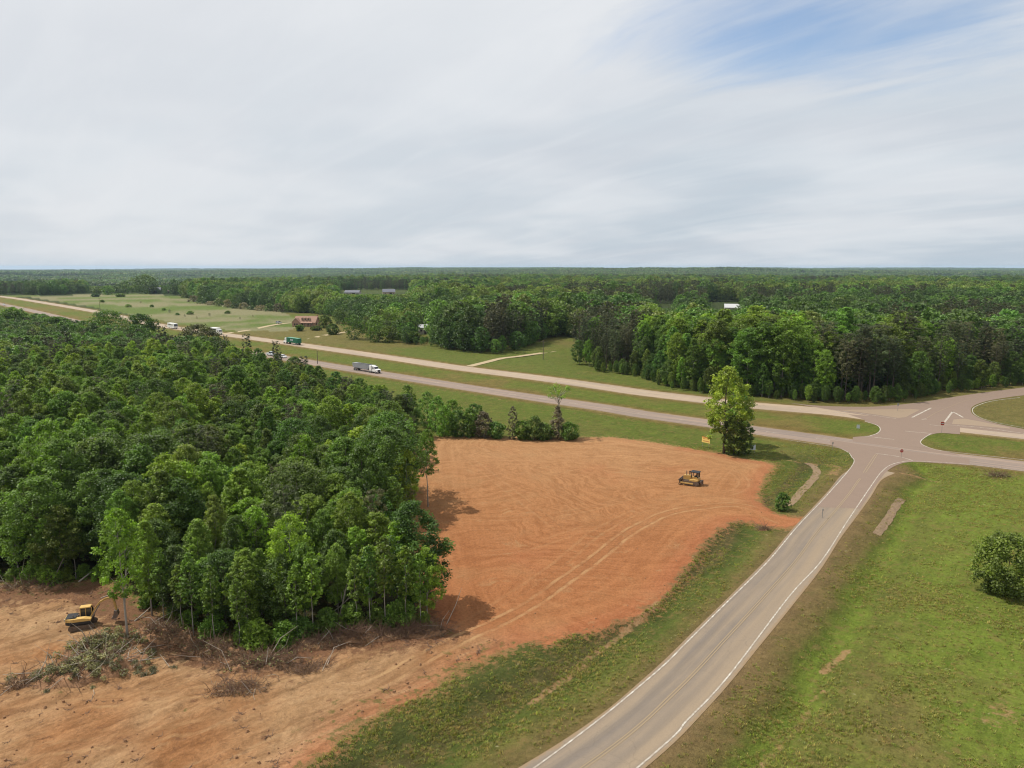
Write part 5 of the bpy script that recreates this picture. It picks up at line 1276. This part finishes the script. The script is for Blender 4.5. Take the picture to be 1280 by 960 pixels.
# ------------------------------------------------------------------ buildings
def gable(mb_w, mb_r, cx, cy, L, W, hw, hr, ov=.4, along='x'):
    """walls and pitched roof of a block L long along x (ridge along x)"""
    if along == 'x':
        mb_w.prism_y([(cy - W / 2, 0), (cy + W / 2, 0), (cy + W / 2, hw), (cy, hw + hr - .05), (cy - W / 2, hw)], cx - L / 2, cx + L / 2)
        e = ov * hr / (W / 2)
        mb_r.prism_y([(cy - W / 2 - ov, hw - e), (cy, hw + hr), (cy + W / 2 + ov, hw - e), (cy + W / 2 + ov, hw - e + .18), (cy, hw + hr + .2), (cy - W / 2 - ov, hw - e + .18)], cx - L / 2 - ov, cx + L / 2 + ov)
    else:
        mb_w.prism([(cx - W / 2, 0), (cx + W / 2, 0), (cx + W / 2, hw), (cx, hw + hr - .05), (cx - W / 2, hw)], cy - L / 2, cy + L / 2)
        e = ov * hr / (W / 2)
        mb_r.prism([(cx - W / 2 - ov, hw - e), (cx, hw + hr), (cx + W / 2 + ov, hw - e), (cx + W / 2 + ov, hw - e + .18), (cx, hw + hr + .2), (cx - W / 2 - ov, hw - e + .18)], cy - L / 2 - ov, cy + L / 2 + ov)
def build_buildings():
    x, y = P(384, 407.5); t = thing('brick_house', 'brick house with red brown roof and dormers across the highway', 'house', (x, y, 0), math.radians(-8), sc=.92)
    w, r = MB(), MB(); gable(w, r, 0, 0, 17, 9.5, 3.2, 4.2); gable(w, r, -6.0, -3.0, 7.5, 6.0, 3.25, 3.0, along='y'); wo = w.build('wall', M['brick'], t); ro = r.build('roof', M['roofred'], t)
    for k in range(3):
        dx = -2.0 + k * 2.6; d, e = MB(), MB()
        d.box((dx, -3.0, 5.3), (1.3, 2.0, 1.5)); e.prism([(dx - .85, 6.0), (dx, 6.75), (dx + .85, 6.0)], -4.2, -1.4)
        do = d.build('dormer', M['cream'], ro); MB().box((dx, -4.02, 5.4), (.8, .04, 1.0)).build('dormer_window', M['glass'], t); e.build('dormer_roof', M['roofred'], ro)
    MB().prism_y([(-6.8, 2.75), (-4.6, 3.35), (-4.6, 3.5), (-6.8, 2.9)], -2.6, 6.8).build('porch_roof', M['roofred'], t)
    mb = MB(); [mb.box((px, -6.5, 1.4), (.22, .22, 2.75)) for px in (-2.3, 0, 2.2, 4.4, 6.6)]; mb.build('porch_column', M['cream'], t)
    for px in (-6.9, -5.1): MB().box((px, -6.78, 1.7), (1.1, .05, 1.4)).build('window', M['glass'], t)
    for px in (-1.2, 3.3, 5.6): MB().box((px, -4.78, 1.7), (1.2, .05, 1.4)).build('window', M['glass'], t)
    MB().box((1.0, -4.78, 1.1), (1.0, .05, 2.1)).build('door', M['cream'], t)
    for py in (-2, 2): MB().box((8.53, py, 1.7), (.05, 1.2, 1.4)).build('window', M['glass'], t)
    mb = MB(); mb.box((8.0, 1.0, 5.2), (1.0, .9, 6.5)); mb.build('chimney', M['brick'], t)
    def barn(name, label, u, v, L, W, hw, hr, rz, wall, roof, z=0.0, cat='barn', zb=None):
        x, y = P(u, v, z); zz = float(base_height(np.array([x]), np.array([y]))[0]); t = thing(name, label, cat, (x, y, zz), rz)
        a, b = MB(), MB(); gable(a, b, 0, 0, L, W, hw, hr); a.build('wall', M[wall], t); b.build('roof', M[roof], t)
        MB().box((L * .15, -W / 2 - .03, hw * .42), (L * .2, .06, hw * .8)).build('door', M['darkwall'] if wall != 'darkwall' else M['black'], t)
        for px in (-.3, .38): MB().box((L * px, -W / 2 - .03, hw * .55), (1.2, .06, 1.0)).build('window', M['glass'], t)
    barn('field_barn', 'dark open barn with grey metal roof beside the huge oak at the far left', 194, 366.5, 17, 14, 4.5, 4.5, .35, 'darkwall', 'roofgrey')
    barn('field_barn', 'low dark reddish shed right of the grey-roofed far barn', 214, 366.5, 18, 9, 3.0, 2.0, -.1, 'darkwall', 'darkwall')
    barn('garden_shed', 'small white shed among trees right of the brick house', 529, 417.5, 5.5, 5, 4.2, 1.6, .3, 'palewall', 'roofwhite', cat='shed')
    barn('far_barn', 'long barn with a white metal roof among trees beyond the lone tree', 920, 389.5, 21, 13, 4.0, 3.0, -.25, 'palewall', 'roofwhite')
    barn('far_house', 'pale long house with grey roof on the far field left of centre', 403, 369.5, 34, 12, 4.5, 3.0, .05, 'palewall', 'roofgrey', cat='house')
    barn('far_house', 'low pale house on the far field right of the grey-roofed one', 441, 369, 22, 12, 4.2, 3.0, -.1, 'palewall', 'roofgrey', cat='house')
    barn('far_house', 'tan house on the far field beside the bare soil patch', 486, 369, 18, 13, 5.0, 4.0, .2, 'cream', 'roofgrey', cat='house')

# ------------------------------------------------------------------ signs and poles
def build_signs():
    def pole(u, v, h, label, arms=True):
        x, y = P(u, v); t = thing('utility_pole', label, 'utility pole', (x, y, -.1)); MB().tube([(0, 0, 0), (0, 0, h)], [.17, .11], 8).build('post', M['pole'], t)
        if arms: MB().box((0, 0, h - .7), (2.2, .12, .14)).build('crossarm', M['pole'], t)
    pole(679, 449.5, 9.0, 'dark wooden utility pole on the verge by the farm track')
    pole(397, 455, 6.0, 'short wooden pole on the verge between the round-topped pine and the silver lorry', False)
    pole(125, 386, 11, 'lone wooden pole standing in the far pasture')
    def sign(name, label, u, v, h, w, sh, rz, face, shape='rect', posts=(0,), extra=None, pr=.035):
        x, y = P(u, v); t = thing(name, label, 'sign', (x, y, float(height(np.array([x]), np.array([y]))[0]) - .02), rz)
        for px in posts: MB().cyl((px, .05, 0), (px, .05, h), pr, 8).build('post', M['signgalv'], t)
        n = 8 if shape == 'oct' else 3 if shape == 'tri' else 4; mb = MB()
        if shape == 'rect': pr_ = [(-w / 2, h - sh), (w / 2, h - sh), (w / 2, h), (-w / 2, h)]
        elif shape == 'tri': pr_ = [(0, h - sh), (w / 2, h), (-w / 2, h)]
        else: pr_ = [(w / 2 * math.cos(PI / 8 + k * PI / 4), h - sh / 2 + sh / 2 * math.sin(PI / 8 + k * PI / 4)) for k in range(8)]
        o = mb.prism(pr_, -.03, .0).build('panel', M[face], t)
        if extra: extra(t, o, w, sh, h)
        return t
    def words(t, o, w, sh, h):
        mb = MB(); r = random.Random(1)
        for row, n in ((.72, 5), (.30, 7)):
            for k in range(n): mb.box((-w * .38 + w * .76 * (k + .5) / n, -.045, h - sh + sh * row), (w * .05, .02, sh * .15))
        mb.build('lettering', M['signred'], o)
        MB().box((0, -.04, h - sh * .06), (w, .02, sh * .12)).build('top_band', M['orange'], o)
    sign('land_sign', 'yellow sale sign with red lettering on two posts left of the lone tree', 882, 559, 2.6, 2.2, 1.35, -.9, 'signyellow', posts=(-.85, .85), extra=words)
    sign('notice_sign', 'white sign on two posts under the right side of the lone tree', 941, 566.5, 2.0, 1.25, 1.15, .25, 'signwhite', posts=(-.5, .5))
    sign('small_road_sign', 'small white sign in the grass of the median left of the junction', 1072.5, 538, 1.5, .75, .95, -.3, 'signwhite')
    def rw(t, o, w, sh, h): MB().box((0, -.04, h - sh * .5), (w * .7, .02, sh * .22)).build('white_bar', M['signwhite'], o)
    sign('wrong_way_sign', 'red and white sign on a tall post at the tip of the right median', 1177, 541.5, 2.9, .8, .8, -.1, 'signred', extra=rw)
    def st(t, o, w, sh, h):
        cu = bpy.data.curves.new('STOP', 'FONT'); cu.body = 'STOP'; cu.size = w * .36; cu.align_x = 'CENTER'; cu.align_y = 'CENTER'; cu.extrude = .004
        ob = bpy.data.objects.new('STOP', cu); me = bpy.data.meshes.new_from_object(ob); bpy.data.objects.remove(ob)
        me.transform(Matrix.Translation((0, -.036, h - sh / 2)) @ Matrix.Rotation(PI / 2, 4, 'X')); link('lettering', me, M['signwhite'], o)
    sign('stop_sign', 'red stop sign at the county road mouth beside the white stop line', 1126.5, 572, 1.9, .75, .75, 0, 'signred', 'oct', extra=st)
    sign('median_sign', 'grey thin sign post on the hatched median at the cross road', 1122, 514, 2.4, .6, .75, .3, 'signgalv')
    sign('delineator_post', 'slim post with a small grey head beside the left edge of the county road', 1028, 647.5, 1.6, .42, .4, .8, 'signgalv', pr=.05)
    sign('marker_post', 'thin dark marker post at the left corner of the county road mouth', 1040.5, 562.5, 1.9, .25, .5, 0, 'signgalv')

# ------------------------------------------------------------------ light, air, camera
def build_sky():
    k = NT('World', True); SC.world = k.m
    az = math.atan2(-SHDIR.x, -SHDIR.y)          # from +Y towards +X
    sky = k.n('ShaderNodeTexSky', sky_type='NISHITA', sun_disc=False, sun_elevation=SUN_EL, sun_rotation=az, air_density=1.0, dust_density=1.6, ozone_density=1.2)
    d = k.n('ShaderNodeTexCoord').outputs['Generated']
    s = k.n('ShaderNodeSeparateXYZ', {0: d}).outputs
    zz = k.math('ADD', k.math('MAXIMUM', s[2], 0.0), .16)
    px, py = k.math('DIVIDE', s[0], zz), k.math('DIVIDE', s[1], zz)
    pl = k.n('ShaderNodeCombineXYZ', {0: px, 1: py, 2: 0.0}).outputs[0]
    rot = k.n('ShaderNodeMapping', {'Vector': pl, 'Rotation': (0, 0, math.radians(-46)), 'Scale': (1.5, .85, 1)}, vector_type='TEXTURE').outputs[0]
    veil = k.noise(1.15, 7, .58, rot, .6)
    wisp = k.noise(2.6, 8, .62, k.n('ShaderNodeMapping', {'Vector': pl, 'Rotation': (0, 0, math.radians(-50)), 'Scale': (2.6, .62, 1)}, vector_type='TEXTURE').outputs[0], .7)
    big = k.noise(.7, 3, .5, pl)
    # the break in the cloud sheet lies high to the right of the view
    gx = k.math('DIVIDE', k.math('SUBTRACT', px, .86), .60); gy = k.math('DIVIDE', k.math('SUBTRACT', py, 2.12), .46)
    hole = k.math('POWER', 2.718, k.math('MULTIPLY', k.math('ADD', k.math('MULTIPLY', gx, gx), k.math('MULTIPLY', gy, gy)), -1.0))
    cov = k.math('ADD', k.math('MULTIPLY', veil, .7), k.math('ADD', k.math('MULTIPLY', wisp, .95), .34))
    cov = k.math('SUBTRACT', cov, k.math('MULTIPLY', hole, .90))
    cov = k.ramp(cov, .15, .95)
    # cloud sheet: brighter overhead towards the sun, grey blue low down
    alt = k.ramp(s[2], .0, .42)
    c = k.mix(alt, (.530, .605, .680), (.760, .785, .815))
    c = k.mix(k.ramp(veil, .40, .66, 0, .5), c, (.620, .650, .705))
    c = k.mix(k.ramp(big, .4, .62, 0, .5), c, (.850, .865, .885))
    c = k.mix(k.ramp(wisp, .42, .68, 0, .16), c, (.900, .910, .925))
    sunw = k.ramp(s[0], .35, -.55, 0, .4)
    c = k.mix(sunw, c, (.820, .830, .845))
    b1 = k.n('ShaderNodeBackground', {'Color': sky.outputs[0], 'Strength': SKY})
    b2 = k.n('ShaderNodeBackground', {'Color': c, 'Strength': 1.0})
    mx = k.n('ShaderNodeMixShader', {0: k.math('MULTIPLY', cov, .97), 1: b1.outputs[0], 2: b2.outputs[0]})
    k.n('ShaderNodeOutputWorld', {'Surface': mx.outputs[0]})
    k.m.cycles.sampling_method = 'MANUAL'; k.m.cycles.sample_map_resolution = 512
    l = bpy.data.lights.new('sun', 'SUN'); l.energy = 4.6; l.angle = math.radians(.55); l.color = (1, .955, .88)
    o = bpy.data.objects.new('sun', l); COL.objects.link(o)
    dirv = Vector((SHDIR.x * math.cos(SUN_EL), SHDIR.y * math.cos(SUN_EL), -math.sin(SUN_EL)))
    o.rotation_euler = dirv.to_track_quat('-Z', 'Y').to_euler(); o.location = (-200, 100, 300)
    # the air
    k = NT('haze_air'); v = k.n('ShaderNodeVolumePrincipled', {'Color': (.60, .78, .96), 'Density': HAZE, 'Anisotropy': .1}); k.n('ShaderNodeOutputMaterial', {'Volume': v})
    mb = MB(); mb.box((0, 3000, 15), (64000, 62000, 130)); hz = mb.build('haze', k.m); setp(hz, kind='stuff')
SKY, HAZE = .16, 4.2e-5
def build_camera():
    c = bpy.data.cameras.new('camera'); c.sensor_width = 36; c.lens = 36 * FPX / 1280; c.clip_end = 80000; c.clip_start = .5
    o = bpy.data.objects.new('camera', c); COL.objects.link(o); o.location = (0, 0, H); o.rotation_euler = (PI / 2 - PITCH, 0, 0); SC.camera = o
    SC.view_settings.view_transform = 'Standard'; SC.view_settings.look = 'None'; SC.view_settings.exposure = 0; SC.view_settings.gamma = 1; SC.view_settings.use_curve_mapping = False
    cy = SC.cycles
    cy.max_bounces = 5; cy.diffuse_bounces = 2; cy.glossy_bounces = 2; cy.transmission_bounces = 3; cy.volume_bounces = 0; cy.transparent_max_bounces = 4
    cy.use_denoising = DENOISE; cy.filter_width = 1.15
    cy.sample_clamp_indirect = 4.0

def main():
    build_materials(); build_ground(); build_roads(); build_species(); build_forest(); build_plants(); build_scrub(); build_debris(); build_ground_cover()
    build_bulldozer(); build_excavator(); build_trucks(); build_buildings(); build_signs(); build_sky(); build_camera()
main()
